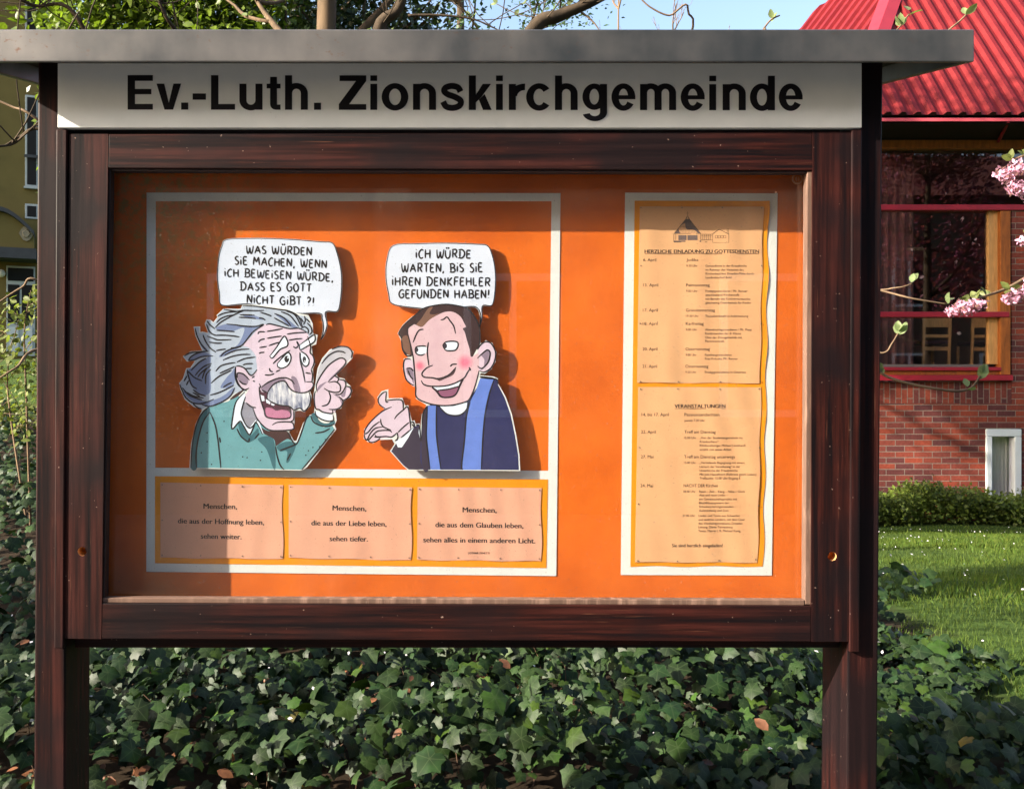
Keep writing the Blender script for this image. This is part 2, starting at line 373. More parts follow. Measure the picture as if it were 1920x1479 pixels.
def ringp(cx, cz, rx, rz, sx, sz, a0, a1, n=30):
    o, i = [], []
    for k in range(n + 1):
        g = R(a0 + (a1 - a0) * k / n); o.append((cx + rx * math.cos(g), cz + rz * math.sin(g))); i.append((cx + (rx - sx) * math.cos(g), cz + (rz - sz) * math.sin(g)))
    return [[o[k], o[k + 1], i[k + 1], i[k]] for k in range(n)]
def rc(x0, z0, x1, z1): return [(x0, z0), (x1, z0), (x1, z1), (x0, z1)]
def grot(ch, W):
    s, h, t = .205, .755, .165
    if ch == 'E': return [rc(0, 0, s + .01, 1), rc(s, 1 - t, W, 1), rc(s, .445, W * .94, .60), rc(s, 0, W, t)]
    if ch == 'L': return [rc(0, 0, s + .01, 1), rc(s, 0, W, t)]
    if ch == 'Z': return [rc(.02, 1 - t, W, 1), rc(0, 0, W, t), [(W - .30, 1 - t), (W, 1 - t), (.30, t), (0, t)]]
    if ch == 'v': return [[(0, h), (.225, h), (W / 2, .2), (W / 2, 0), (W / 2 - .125, 0)], [(W, h), (W - .225, h), (W / 2, .2), (W / 2, 0), (W / 2 + .125, 0)]]
    if ch == '.': return [rc(0, 0, W, .205)]
    if ch == '-': return [rc(0, .29, W, .47)]
    if ch == 'i': return [rc(0, 0, W, h), rc(0, .84, W, 1)]
    if ch == 'u': return [rc(W - s, 0, W, h), rc(0, .28, s, h)] + ringp(W / 2, .28, W / 2, .30, s, .165, 180, 355)
    if ch in 'nh': return [rc(0, 0, s, h if ch == 'n' else 1), rc(W - s, 0, W, h - .28)] + ringp(W / 2, h - .28, W / 2, .30, s, .165, 0, 172)
    if ch == 'm':
        w2 = (W + s) / 2; return [rc(0, 0, s, h), rc(w2 - s, 0, w2, h - .26), rc(W - s, 0, W, h - .26)] + ringp(w2 / 2, h - .26, w2 / 2, .28, s, .16, 0, 172) + ringp(W - w2 / 2, h - .26, w2 / 2, .28, s, .16, 0, 180)
    if ch == 't': return [rc(.1, .16, .30, .955), rc(0, .62, W, h), rc(.27, 0, W, .15)] + ringp(.27, .17, .17, .17, .2, .02, 180, 270, 10)
    if ch == 'o': return ringp(W / 2, h / 2, W / 2, h / 2 + .02, .215, .16, 0, 360, 44)
    if ch == 'c': return ringp(W / 2 + .03, h / 2, W / 2 + .03, h / 2 + .02, .215, .16, 38, 322, 40)
    if ch == 'e': return ringp(W / 2, h / 2, W / 2, h / 2 + .02, .21, .155, 0, 328, 40) + [rc(.15, .315, W, .43)]
    if ch == 'd': return ringp((W - .03) / 2, h / 2, (W - .03) / 2, h / 2 + .02, .205, .155, 0, 360, 44) + [rc(W - s, 0, W, 1)]
    if ch == 'g': return ringp((W - .03) / 2, h / 2 + .01, (W - .03) / 2, h / 2 + .005, .205, .155, 0, 360, 44) + [rc(W - s, -.06, W, h)] + ringp(W / 2, -.06, W / 2, .26, s, .145, 195, 360)
    if ch == 'k': return [rc(0, 0, s, 1), [(s, .22), (s, .44), (W - .26, h), (W - .02, h), (.36, .37)], [(.29, .30), (.46, .46), (W, 0), (W - .25, 0)]]
    if ch == 'r': return [rc(0, 0, s, h)] + ringp(.46, h - .36, .44, .37, .22, .19, 88, 178, 14)
    if ch == 's':
        L = spline([(W * .86, .53), (W * .74, .655), (W * .48, .695), (W * .22, .645), (W * .16, .545), (W * .32, .45), (W * .62, .375), (W * .86, .27), (W * .82, .13), (W * .55, .06), (W * .25, .095), (W * .11, .24)], 5); q = []
        for k, p in enumerate(L):
            d = (L[min(k + 1, len(L) - 1)] - L[max(k - 1, 0)]).normalized(); n_ = Vector((-d.y, d.x)) * .088; q.append((tuple(p + n_), tuple(p - n_)))
        return [[q[k][0], q[k + 1][0], q[k + 1][1], q[k][1]] for k in range(len(q) - 1)]
f1, f2, f3 = (lambda x: x / 3.698), (lambda x: 500 + x / 3.2), (lambda x: 1050 + x / 3.491)
HEAD = [(c, f1(a), f1(b_)) for c, a, b_ in (('E', 885, 1060), ('v', 1085, 1256), ('.', 1256, 1305), ('-', 1336, 1428), ('L', 1463, 1630), ('u', 1660, 1820))] + [(c, f2(a), f2(b_)) for c, a, b_ in (('t', 0, 83), ('h', 110, 247), ('.', 284, 326), ('Z', 433, 597), ('i', 622, 663), ('o', 690, 850), ('n', 878, 1016), ('s', 1043, 1183), ('k', 1213, 1350), ('i', 1376, 1417), ('r', 1453, 1545), ('c', 1557, 1700), ('h', 1730, 1866))] + [(c, f3(a), f3(b_)) for c, a, b_ in (('g', 147, 308), ('e', 337, 493), ('m', 524, 760), ('e', 790, 947), ('i', 977, 1022), ('n', 1065, 1216), ('d', 1243, 1407), ('e', 1432, 1588))]
for ch, xa_, xb_ in HEAD:
    cap = 64.5; by = 206.5 + (xa_ - 238) / 1267 * 1.3; b = MB(); yy = YH - .0005
    for pg in grot(ch, (xb_ - xa_) / cap):
        yy -= .000004; b.add([P(xa_ + x * cap, by - z * cap, yy) for x, z in pg], [list(range(len(pg)))])
    b.build('letter', LETTER, panel, board)


# ------------------------------------------------------------------ papers behind the glass
def qmap(q, u, v):
    a = Vector(q[0]) * (1 - u) + Vector(q[1]) * u; b = Vector(q[3]) * (1 - u) + Vector(q[2]) * u
    return a * (1 - v) + b * v
def mkwav(seed, amp, q=None, edge=0):
    r = random.Random(seed); ks = [(r.uniform(.05, .13), r.uniform(-.025, .025), r.uniform(0, 6.3)) for _ in range(3)] + [(r.uniform(.02, .04), r.uniform(-.03, .03), r.uniform(0, 6.3))]
    def f(px, py):
        a = sum(math.sin(px * k + py * l + p) for k, l, p in ks) * amp / 2.2 - amp * 1.3
        if edge: a -= edge * max(0, (px - q[1][0] + 15) / 15) ** 2 * (.55 + .45 * math.sin(py * .046 + seed))
        return a
    return f
PAPY = {}
def sheet(name, q, Y, mt, label, cat, wav, group=None, nx=40, ny=30, th=.0004, edge_wave=None):
    root = P((q[2][0] + q[3][0]) / 2, (q[2][1] + q[3][1]) / 2, Y)
    b = MB(); V = []; Fs = []
    for j in range(ny + 1):
        for i in range(nx + 1):
            u, v = i / nx, j / ny
            p = qmap(q, u, v); x, y = p
            if edge_wave: x += edge_wave * u ** 8 * math.sin(y * .05 + 1.0); y += edge_wave * .5 * (v ** 10) * math.sin(x * .055)
            s = P(x, y, Y); s.y += wav(x, y); V.append(s)
    n = len(V); V += [Vector((p.x, p.y + th, p.z)) for p in V]
    I = lambda i, j: j * (nx + 1) + i
    for j in range(ny):
        for i in range(nx):
            f = [I(i, j), I(i, j + 1), I(i + 1, j + 1), I(i + 1, j)]; Fs.append(f); Fs.append([k + n for k in f[::-1]])
    ringi = [I(i, 0) for i in range(nx)] + [I(nx, j) for j in range(ny)] + [I(i, ny) for i in range(nx, 0, -1)] + [I(0, j) for j in range(ny, 0, -1)]
    for k in range(len(ringi)):
        a, c = ringi[k], ringi[(k + 1) % len(ringi)]; m0 = len(V); V += [V[a], V[c], V[c + n], V[a + n]]; Fs.append([m0, m0 + 1, m0 + 2, m0 + 3])
    b.add(V, Fs)
    class _R: location = root
    o = b.build(name, mt, None, _R, smooth=False); o.location = root
    o.data.polygons.foreach_set('use_smooth', [len(p.vertices) == 4 and abs(p.normal.y) > .5 for p in o.data.polygons])
    tag(o, label, cat, group); return o
def pins(o, pts, Y, wav):
    for x, y in pts:
        c = P(x, y, Y); c.y += wav(x, y); b = MB(); disc(b, c, .0011, c.y - .0009, c.y - .0002, 8)
        b.build('pin', PINM, o, o)
# left: white frame with a window, plus a white field under it
qL = [(275, 362), (1051, 363), (1043, 1080), (274.5, 1072)]
wL = mkwav(3, .00012)
b = MB()
ring = [qL, [(292, 378), (1034, 378), (1028, 883), (291, 877)]]
def strip(b, a, c, n):               # white strip between two pixel segments
    V, Fs = [], []
    for i in range(n + 1):
        u = i / n
        for s in (a, c):
            p = Vector(s[0]) * (1 - u) + Vector(s[1]) * u; s3 = P(p.x, p.y, YB - .0009); s3.y += wL(p.x, p.y); V.append(s3)
    m = len(V); V += [Vector((p.x, p.y + .0004, p.z)) for p in V]
    for i in range(n):
        f = [2 * i, 2 * i + 1, 2 * i + 3, 2 * i + 2]; Fs += [f, [k + m for k in f[::-1]], [2 * i, 2 * i + 2, 2 * i + 2 + m, 2 * i + m], [2 * i + 1, 2 * i + 1 + m, 2 * i + 3 + m, 2 * i + 3]]
    Fs += [[0, m, m + 1, 1], [2 * n, 2 * n + 1, 2 * n + 1 + m, 2 * n + m]]
    b.add(V, Fs)
i0, i1, i2, i3 = ring[1]
strip(b, (qL[0], qL[1]), (i0, i1), 40); strip(b, (qL[0], (274.6, 877)), (i0, i3), 20); strip(b, (i1, i2), (qL[1], (1045.3, 883)), 20)
strip(b, ((274.6, 877), (1045.3, 883)), (qL[3], qL[2]), 40)
class _R: location = P(660, 1075, YB)
o = b.build('poster_frame', WHITE_P, None, _R); o.location = _R.location
tag(o, 'large white paper frame round the two cartoon figures, window cut out above, closed field below', 'poster frame')
wy = mkwav(5, .00006)
qY = [(290.5, 893), (1027.5, 899), (1024.5, 1065), (290.5, 1056)]
YY = YB - .0014
yl = sheet('backing_card', qY, YY, YEL_P, 'wide yellow card strip on the white paper under the cartoon figures, three notes on it', 'card', wy, nx=60, ny=12)
def C5(x, y): return (260 + x / 2.370, 860 + y / 2.370)
notes = [
 ([(97, 106), (640, 118), (640, 446), (97, 440)], [('Menschen,', 289, 437, 222, 24, 224), ('die aus der Hoffnung leben,', 175, 557, 287, 24, 294), ('sehen weiter.', 277, 457, 355, 24, 358)], 'peach paper note ending "sehen weiter", first of three on the yellow strip'),
 ([(667, 116), (1213, 128), (1210, 452), (667, 441)], [('Menschen,', 862, 1011, 230, 24, 233), ('die aus der Liebe leben,', 768, 1101, 296, 24, 301), ('sehen tiefer.', 849, 1018, 366, 24, 368)], 'peach paper note ending "sehen tiefer", between two others on the yellow strip'),
 ([(1240, 126), (1790, 131), (1788, 456), (1237, 450)], [('Menschen,', 1440, 1590, 238, 24, 240), ('die aus dem Glauben leben,', 1319, 1709, 304, 24, 309), ('sehen alles in einem anderen Licht.', 1265, 1762, 371, 24, 376), ('LOTHAR ZENETTI', 1464, 1559, 423, 9, 424)], 'peach paper note with four lines of print, last one tiny, beside the yellow strip\'s end'),
]
YN = YY - .00055
for k, (q, tx, lb) in enumerate(notes):
    qq = [C5(*p) for p in q]; wv_ = mkwav(20 + k, .00033)
    o = sheet('note_sheet', qq, YN, PEACH, lb, 'note', wv_, 'peach notes on the yellow strip', 120, 30, edge_wave=1.5)
    letters([(s, C5(x0, 0)[0], C5(x1, 0)[0], C5(0, y0)[1], cap / 2.37, YN - .00015, C5(0, y1)[1], .012) for s, x0, x1, y0, cap, y1 in tx], 'printed_text', INK, o, o, wv_)
    pp = []
    for v in (.03, .5, .965):
        for u in ((.015, .33, .67, .985) if v != .5 else (.015, .985)): pp.append(tuple(qmap(qq, u, v)))
    pins(o, pp, YN, wv_)
# right: white sheet, yellow card, two schedules
qW = [(1172, 362), (1458, 363.5), (1447, 1079), (1164, 1078)]
w1 = mkwav(31, .0001); YW = YB - .0009
sheet('backing_paper', qW, YW, WHITE_P, 'tall white paper sheet on the orange cloth behind the service times', 'paper', w1, nx=14, ny=40)
qC = [(1190, 377), (1441, 377.5), (1431, 1062), (1182, 1062)]
w2 = mkwav(33, .00006, qC, .0018); YC = YW - .0006
sheet('backing_card', qC, YC, YEL_P, 'tall yellow card with wavy right edge, under the two printed schedules', 'card', w2, nx=40, ny=70, edge_wave=2)
def C3(x, y): return (1150 + x / 3.8925, 340 + y / 3.8925)
def C4(x, y): return (1150 + x / 3.6075, 700 + y / 3.6075)
q1 = [(1199.5, 388), (1431, 388.5), (1424.5, 719), (1194.5, 718)]; q2 = [(1196.5, 726), (1427, 726.5), (1420, 1055), (1190.5, 1054)]
B, S, T = 27, 20, .018
t3 = [('HERZLICHE EINLADUNG ZU GOTTESDIENSTEN', 228, 1062, 527, 27, .016)]
for d, dx1, h, hx1, y, rows in (
  ('6. April', 312, 'Judika', 620, 586, [(627, '9.30 Uhr', 612, 'Gottesdienst in der Kreuzkirche', 973), (656, 0, 0, 'im Rahmen der Visitation des', 951), (684, 0, 0, 'Kirchenbezirkes Dresden-Mitte durch', 1024), (712, 0, 0, 'Landesbischof Bohl', 861)]),
  ('13. April', 326, 'Palmsonntag', 702, 770, [(811, '9.00 Uhr', 612, 'Predigtgottesdienst / Pfr. Renner', 980), (839, 0, 0, 'anschließend Kirchencafé', 918), (868, 0, 0, 'mit Bericht des Kirchenvorstandes', 999), (896, 0, 0, 'gleichzeitig Osterbasteln für Kinder', 1006)]),
  ('17. April', 324, 'Gründonnerstag', 742, 953, [(993, '19.30 Uhr', 621, 'Tischabendmahl in Auferstehung', 983)]),
  ('18. April', 323, 'Karfreitag', 658, 1051, [(1092, '9.00 Uhr', 610, 'Abendmahlsgottesdienst / Pfr. Popp', 1009), (1120, 0, 0, 'Konfirmanden der 8. Klasse', 931), (1149, 0, 0, 'Chor der Zionsgemeinde mit', 938), (1176, 0, 0, 'Passionsmusik', 811)]),
  ('20. April', 321, 'Ostersonntag', 704, 1236, [(1276, '9.00 Uhr', 606, 'Familiengottesdienst', 863), (1304, 0, 0, 'Frau Koloska, Pfr. Renner', 909)]),
  ('21. April', 319, 'Ostermontag', 693, 1362, [(1402, '9.30 Uhr', 604, 'Predigtgottesdienst in Gittersee', 966)])):
    sh = (y - 586) * -.0075
    t3 += [(d, 218 + sh, dx1, y, 23, .004), (h, 532 + sh, hx1, y, 23, .004)]
    for yy, a, ax, s, sx in rows:
        if a: t3.append((a, 532 + sh, ax, yy, 17, .004))
        t3.append((s, 673 + sh, sx, yy, 17, .004))
t4 = [('VERANSTALTUNGEN', 414, 757, 235, 26, .016), ('Sie sind herzlich eingeladen!', 396, 740, 1175, 23, .006)]
for d, dx0, dx1, h, hx0, hx1, y, rows in (
  ('14. bis 17. April', 191, 375, 'Passionsandachten', 480, 717, 290, [(327, 'jeweils 7.30 Uhr', 479, 619, '', 0, 0)]),
  ('22. April', 188, 288, 'Treff am Dienstag', 480, 691, 407, [(444, '15.00 Uhr', 478, 559, '„Von der Studentengemeinde ins', 584, 873), (470, 0, 0, 0, 'Krankenhaus“', 584, 711), (496, 0, 0, 0, 'Klinikseelsorger Michael Leonhardi', 584, 892), (523, 0, 0, 0, 'erzählt von seiner Arbeit', 584, 798)]),
  ('27. Mai', 186, 271, 'Treff am Dienstag unterwegs', 478, 822, 575, [(612, '15.00 Uhr', 478, 557, '„Vertiefende Begegnung mit einem', 583, 888), (639, 0, 0, 0, 'Lernort der Versöhnung“ in der', 583, 858), (665, 0, 0, 0, 'Unterkirche der Frauenkirche', 583, 840), (691, 0, 0, 0, 'Mit Jost Hasselhorn (Referent geistl. Leben)', 583, 965), (717, 0, 0, 0, 'Treffpunkt: 15.00 Uhr Eingang E', 583, 858)]),
  ('24. Mai', 183, 268, 'NACHT DER Kirchen', 475, 706, 770, [(807, '18.00 Uhr', 474, 555, 'Raum – Zeit – Klang – Nähe – Glück', 580, 890), (831, 0, 0, 0, 'Alte und neue Lieder –', 580, 776), (858, 0, 0, 0, 'ein Gemeinschaftsprojekt mit', 579, 836), (884, 0, 0, 0, 'Blockflötenspielern der', 579, 782), (909, 0, 0, 0, 'Schwesterkirchgemeinden', 579, 811), (935, 0, 0, 0, 'Auferstehung und Zion', 579, 778), (970, '21.00 Uhr', 469, 551, 'Lieder und Texte aus Schweden', 576, 855), (996, 0, 0, 0, 'und anderen Ländern, mit dem Chor', 576, 889), (1022, 0, 0, 0, 'des Vitzthumgymnasiums Dresden', 575, 872), (1047, 0, 0, 0, 'Leitung: Dörte Tannenberg', 574, 806), (1073, 0, 0, 0, 'Texte: Pfarrer i. R. Michael Kanig', 574, 859)])):
    t4 += [(d, dx0, dx1, y, 22, .004), (h, hx0, hx1, y, 22, .004)]
    for yy, a, ax0, ax1, s, sx0, sx1 in rows:
        if a: t4.append((a, ax0, ax1, yy, 16, .004))
        if s: t4.append((s, sx0, sx1, yy, 16, .004))
YS1 = YC - .0006
GREYINK = pmat('grey_print', (104, 88, 84), .8, .1, 50)
for k, (q, C, tx, scl, lb) in enumerate(((q1, C3, t3, 3.8925, 'upper peach printed sheet headed by a line drawing of a church, service times below'), (q2, C4, t4, 3.6075, 'lower peach printed sheet headed VERANSTALTUNGEN, pinned on the tall yellow card'))):
    w3 = mkwav(41 + k, .00042)
    w3b = (lambda f: lambda x, y: f(x, y))(w3)
    o = sheet('schedule_sheet', q, YS1, TANP, lb, 'printed sheet', w3b, 'printed schedules on the tall yellow card', 110, 110, edge_wave=1.2)
    letters([(s, C(x0, 0)[0], C(x1, 0)[0], C(0, y)[1], cap / scl, YS1 - .00015, C(0, y)[1], bo) for s, x0, x1, y, cap, bo in tx], 'printed_text', INK, o, o, w3b)
    b = MB()
    def lnx(a, c, wd, bb=None, C=C, w3b=w3b):
        a, c = Vector(C(*a)), Vector(C(*c)); d = (c - a).normalized(); nn = Vector((-d.y, d.x)) * wd / 2; V = []
        for p in (a - nn, c - nn, c + nn, a + nn):
            s = P(p.x, p.y, YS1 - .00015); s.y += w3b(p.x, p.y); V.append(s)
        (bb or b).add(V, [[0, 1, 2, 3]])
    if k == 0:
        lnx((228, 532), (645, 532), .7); lnx((645, 532), (1062, 532), .7)
        d = MB(); g = MB()
        for a, c, wd in (((443, 384), (541, 262), .8), ((541, 262), (637, 384), .8), ((441, 384), (639, 384), .8), ((441, 384), (441, 446), .7), ((637, 384), (637, 446), .7), ((441, 446), (685, 446), 1), ((528, 278), (541, 248), .5), ((555, 278), (541, 248), .5), ((528, 278), (555, 278), .5), ((541, 222), (541, 250), .5), ((532, 236), (550, 236), .5),
          ((640, 390), (724, 390), .6), ((640, 402), (724, 402), .4), ((640, 430), (724, 430), .6), ((725, 386), (725, 450), .5), ((725, 386), (771, 353), .9), ((771, 353), (842, 390), .9), ((841, 390), (841, 450), .5), ((725, 450), (841, 450), .4), ((829, 352), (829, 382), .4), ((829, 352), (838, 350), .5), ((838, 350), (838, 386), .4), ((455, 390), (455, 432), .5), ((500, 300), (583, 300), .25), ((480, 335), (603, 335), .25)):
            lnx(a, c, wd, d)
        for x in range(452, 640, 12):
            t = 1 - abs(x - 541) / 98; lnx((x, 384), (541 + (x - 541) * .18, 384 - 104), .3, d) if t > 0 else None
        for x in range(652, 722, 14): lnx((x, 390), (x, 430), .5, d)
        for x in range(744, 820, 20): [lnx((x, 399), (x + 16, 399), .5, d), lnx((x, 417), (x + 16, 417), .5, d), lnx((x, 399), (x, 417), .5, d), lnx((x + 16, 399), (x + 16, 417), .5, d)]
        def poly(pts, bb):
            V = []
            for x, y in pts:
                X, Yp = C(x, y); s = P(X, Yp, YS1 - .00008); s.y += w3b(X, Yp); V.append(s)
            bb.add(V, [list(range(len(V)))])
        poly([(447, 383), (530, 280), (553, 280), (633, 383)], g); poly([(474, 396), (534, 396), (534, 433), (474, 433)], g); poly([(540, 396), (614, 396), (614, 433), (540, 433)], g); poly([(443, 436), (640, 436), (640, 445), (443, 445)], g)
        g.build('drawing_tone', GREYINK, o, o); d.build('church_drawing', INK, o, o)
        pv = [(200, 196), (500, 196), (795, 196), (1080, 198), (200, 619), (1080, 619), (196, 1040), (1078, 1040), (196, 1464), (474, 1464), (779, 1464), (1070, 1462)]
    else:
        lnx((414, 240), (757, 240), .7)
        pv = [(183, 108), (434, 106), (720, 108), (984, 106), (177, 503), (986, 504), (170, 884), (980, 895), (165, 1267), (432, 1270), (714, 1265), (962, 1259)]
    b.build('underline', INK, o, o)
    pins(o, [C(*p) for p in pv], YS1, w3b)
# ------------------------------------------------------------------ cut-out cartoon figures and speech bubbles (foam card, standing off the cloth)
YK = YB - .0145                       # front plane of the cards
LAY = .000008
def cc(rgb): return pmat('print_%d_%d_%d' % rgb, (rgb[0] * .92, rgb[1] * .97, min(255, rgb[2] * 1.05)), .7, .07, 45, .2)
class Cut:
    def __init__(s, name, outline, label, cat, Y=YK, th=.004, group=None):
        s.Y = Y; s.k = 0
        ys = max(p[1] for p in outline); xs = sum(p[0] for p in outline) / len(outline)
        s.root = empty(name, P(xs, ys, Y), label, cat, group)
        b = MB(); s.prism(b, outline, Y, Y + th); b.build('foam_card', WHITE_P, s.root, s.root)
        s.xs, s.ys = xs, ys
    def prism(s, b, pts, y0, y1):
        a = [P(x, y, y0) for x, y in pts]; n = len(a)
        tri = tessellate_polygon([[Vector((p.x, p.z, 0)) for p in a]])
        b.add(a + [Vector((p.x, y1, p.z)) for p in a], [list(t) for t in tri] + [[i + n for i in t[::-1]] for t in tri] + [[i, i + n, (i + 1) % n + n, (i + 1) % n] for i in range(n)])
    def fill(s, name, polys, mt, smooth=True, layer=None, n=5):
        s.k += 1; y = s.Y - LAY * (layer or s.k)
        for q in polys:
            b = MB()
            pts = spline(q, n, True) if smooth else [Vector(p) for p in q]
            a = [P(p[0], p[1], y) for p in pts]
            b.add(a, [list(t) for t in tessellate_polygon([[Vector((p.x, p.z, 0)) for p in a]])])
            b.build(name, mt, s.root, s.root)
    def ink(s, name, lines, wd=2.0, layer=26, mt=None):
        b = MB(); y = s.Y - LAY * layer
        for ln in lines:
            w_ = wd
            if isinstance(ln[0], (int, float)): w_ = ln[0]; ln = ln[1:]
            pts = spline(ln, 6) if len(ln) > 2 else [Vector(ln[0]).lerp(Vector(ln[1]), t / 4) for t in range(5)]
            k = len(pts); V = []
            for i, p in enumerate(pts):
                d = (pts[min(i + 1, k - 1)] - pts[max(i - 1, 0)])
                if d.length < 1e-6: d = Vector((1, 0))
                d.normalize(); nn = Vector((-d.y, d.x)); e = min(i, k - 1 - i) / max(1, (k - 1) * .18); h = w_ / 2 * (.55 + .45 * min(1, e))
                V += [P(*(p + nn * h), y), P(*(p - nn * h), y)]
            b.add(V, [[2 * i, 2 * i + 1, 2 * i + 3, 2 * i + 2] for i in range(k - 1)])
        return b.build(name, mt or INK, s.root, s.root)
    def spacer(s, pts):
        for x, y in pts:
            b = MB(); p = P(x, y, s.Y); b.box(p.x - .012, p.x + .012, s.Y + .004, YB + .0002, p.z - .01, p.z + .01); b.build('spacer', WHITE_P, s.root, s.root)
def mp(f, pts): return [f(*p) for p in pts]
def A_(x, y): return (330 + x / 6.722, 565 + y / 6.722)
def E_(x, y): return (430 + x / 5.6875, 570 + y / 5.6875)
def S_(x, y): return (340 + x / 6.0, 730 + y / 6.0)
def H_(x, y): return (740 + x / 6.725, 560 + y / 6.725)
def G_(x, y): return (675 + x / 6.194, 700 + y / 6.194)
def L1(x, y): return (320 + x / 3.147, 430 + y / 3.147)
def L2(x, y): return (670 + x / 3.146, 430 + y / 3.146)
C_SK, C_SKD, C_HAIR, C_HAIRB, C_TEAL, C_TEALD = cc((222, 194, 196)), cc((146, 124, 134)), cc((182, 187, 190)), cc((122, 132, 158)), cc((108, 158, 154)), cc((60, 104, 106))
C_WH, C_MAR, C_TON, C_GREY, C_BRN, C_NAVY, C_STOLE, C_LIP = cc((238, 240, 236)), cc((84, 48, 58)), cc((196, 120, 140)), cc((150, 144, 146)), cc((70, 44, 42)), cc((44, 46, 84)), cc((104, 130, 196)), cc((150, 90, 110))
C_HB, C_HBL = cc((62, 40, 40)), cc((128, 90, 70)); C_SHAD = cc((92, 66, 66))
# ---- the wild-haired man
oL = mp(A_, [(820, 85), (815, 98), (600, 95), (510, 180), (525, 200), (470, 268), (430, 235), (385, 232), (362, 285), (405, 402), (330, 385), (300, 395), (298, 320), (222, 322), (245, 440), (330, 622), (180, 636), (85, 695), (138, 762), (240, 752), (180, 840), (130, 845), (85, 980), (38, 1035), (58, 1120), (110, 1240), (220, 1330), (328, 1372)])
oB = mp(S_, [(232, 240), (160, 390), (108, 620), (90, 890), (700, 903), (1352, 915), (1410, 880), (1742, 450), (1722, 405), (1747, 350), (1737, 265), (1706, 235)])
oR = mp(E_, [(1120, 1140), (1192, 1115), (1217, 1040), (1290, 995), (1312, 925), (1288, 872), (1254, 845), (1228, 800), (1165, 785), (1142, 758), (1250, 645), (1312, 580), (1325, 510), (1270, 458), (1180, 448), (1070, 488), (990, 580), (940, 690), (918, 850), (893, 1000), (908, 1110), (903, 1165), (840, 1195), (785, 1275), (715, 1462), (685, 1462), (632, 1362), (688, 1332), (692, 1270), (698, 1142), (760, 1138), (800, 1155), (862, 1092), (876, 980), (858, 930), (905, 872), (896, 840), (890, 690), (912, 640), (886, 540), (876, 450), (925, 432), (940, 330), (892, 322), (888, 210), (842, 122), (720, 100), (600, 55), (420, 25), (300, 12), (140, 12)])
man = Cut('cartoon_cutout', oL + oB + oR, 'cut-out cartoon of a wild grey-haired man with moustache and green jumper, raising one finger', 'cartoon cutout', group='cartoon figures on the orange cloth')
def inset(pts, d):
    n = len(pts); out = []; ar = sum(pts[i][0] * pts[(i + 1) % n][1] - pts[(i + 1) % n][0] * pts[i][1] for i in range(n)); sg = 1 if ar > 0 else -1
    for i in range(n):
        a, b, c = Vector(pts[i - 1]), Vector(pts[i]), Vector(pts[(i + 1) % n])
        e = ((b - a).normalized() + (c - b).normalized()); e = e.normalized() if e.length > .3 else (b - a).normalized()
        out.append(tuple(b + Vector((-e.y, e.x)) * d * sg))
    return out
shade = mp(E_, [(1180, 460), (1260, 470), (1305, 520), (1295, 575), (1240, 630), (1235, 600), (1170, 585), (1060, 655), (960, 800), (930, 880), (930, 820), (955, 690), (1000, 590), (1080, 500)])
man.fill('motion_trail', [shade], cc((196, 188, 184)))
hair = inset(oL + mp(E_, [(-20, 1010), (60, 960), (170, 940), (900, 330), (884, 300), (880, 215), (836, 130), (715, 110), (600, 65), (420, 35), (300, 22), (140, 22)]), 1.5)
man.fill('hair', [hair], C_HAIR, False)
man.fill('hair_streaks', [mp(A_, p) for p in (
    [(500, 350), (650, 290), (1000, 320), (1090, 290), (940, 420), (830, 570), (720, 600), (800, 520), (860, 340), (700, 380)], [(540, 700), (620, 630), (800, 580), (740, 620), (620, 690)],
    [(150, 880), (260, 800), (380, 720), (440, 700), (430, 850), (440, 1000), (430, 1150), (330, 1180), (200, 1080), (150, 960)], [(170, 750), (210, 690), (330, 640), (460, 690), (330, 700), (220, 745)],
    [(100, 1130), (250, 1230), (420, 1260), (600, 1190), (720, 1090), (700, 1180), (560, 1280), (420, 1325), (260, 1290), (140, 1210)], [(700, 900), (740, 850), (740, 1020), (690, 1080), (560, 1090), (640, 960)], [(245, 340), (300, 500), (400, 620), (350, 610), (280, 500)])]
    + [mp(E_, p) for p in ([(480, 105), (600, 150), (700, 230), (740, 262), (650, 245), (560, 170)], [(130, 120), (260, 125), (380, 170), (250, 160)])], C_HAIRB)
man.fill('jumper', [mp(S_, [(300, 195), (235, 262), (170, 395), (122, 620), (104, 882), (1345, 905), (1400, 870), (1725, 450), (1700, 410), (1600, 430), (1480, 330), (1440, 295), (1400, 340), (1310, 595), (1260, 598), (1190, 480), (1000, 470), (640, 70), (520, 140)])], C_TEAL, False)
man.fill('jumper_shade', [mp(S_, p) for p in ([(305, 200), (235, 265), (170, 400), (122, 620), (106, 882), (175, 886), (180, 640), (230, 390), (320, 262)], [(1075, 640), (1180, 590), (1290, 620), (1220, 800), (1180, 820), (1190, 700), (1110, 700)], [(1460, 300), (1500, 270), (1560, 360), (1640, 385), (1720, 350), (1715, 400), (1600, 420), (1520, 380)], [(640, 390), (700, 390), (770, 520), (860, 440), (860, 530), (760, 600), (690, 550)], [(860, 560), (1000, 530), (1050, 620), (1060, 880), (1030, 880), (960, 680)])], C_TEALD)
man.fill('chin_shadow', [mp(S_, [(600, 60), (700, 0), (740, -30), (690, 30), (620, 90), (545, 120)]), mp(S_, [(900, 430), (980, 470), (1190, 475), (1245, 580), (1190, 560), (1080, 630), (1060, 640), (1040, 560), (930, 500)])], C_BRN)
man.fill('neck_shade', [mp(E_, [(170, 1050), (135, 1120), (145, 1210), (210, 1320), (310, 1240), (330, 1220), (260, 1110)])], C_GREY)
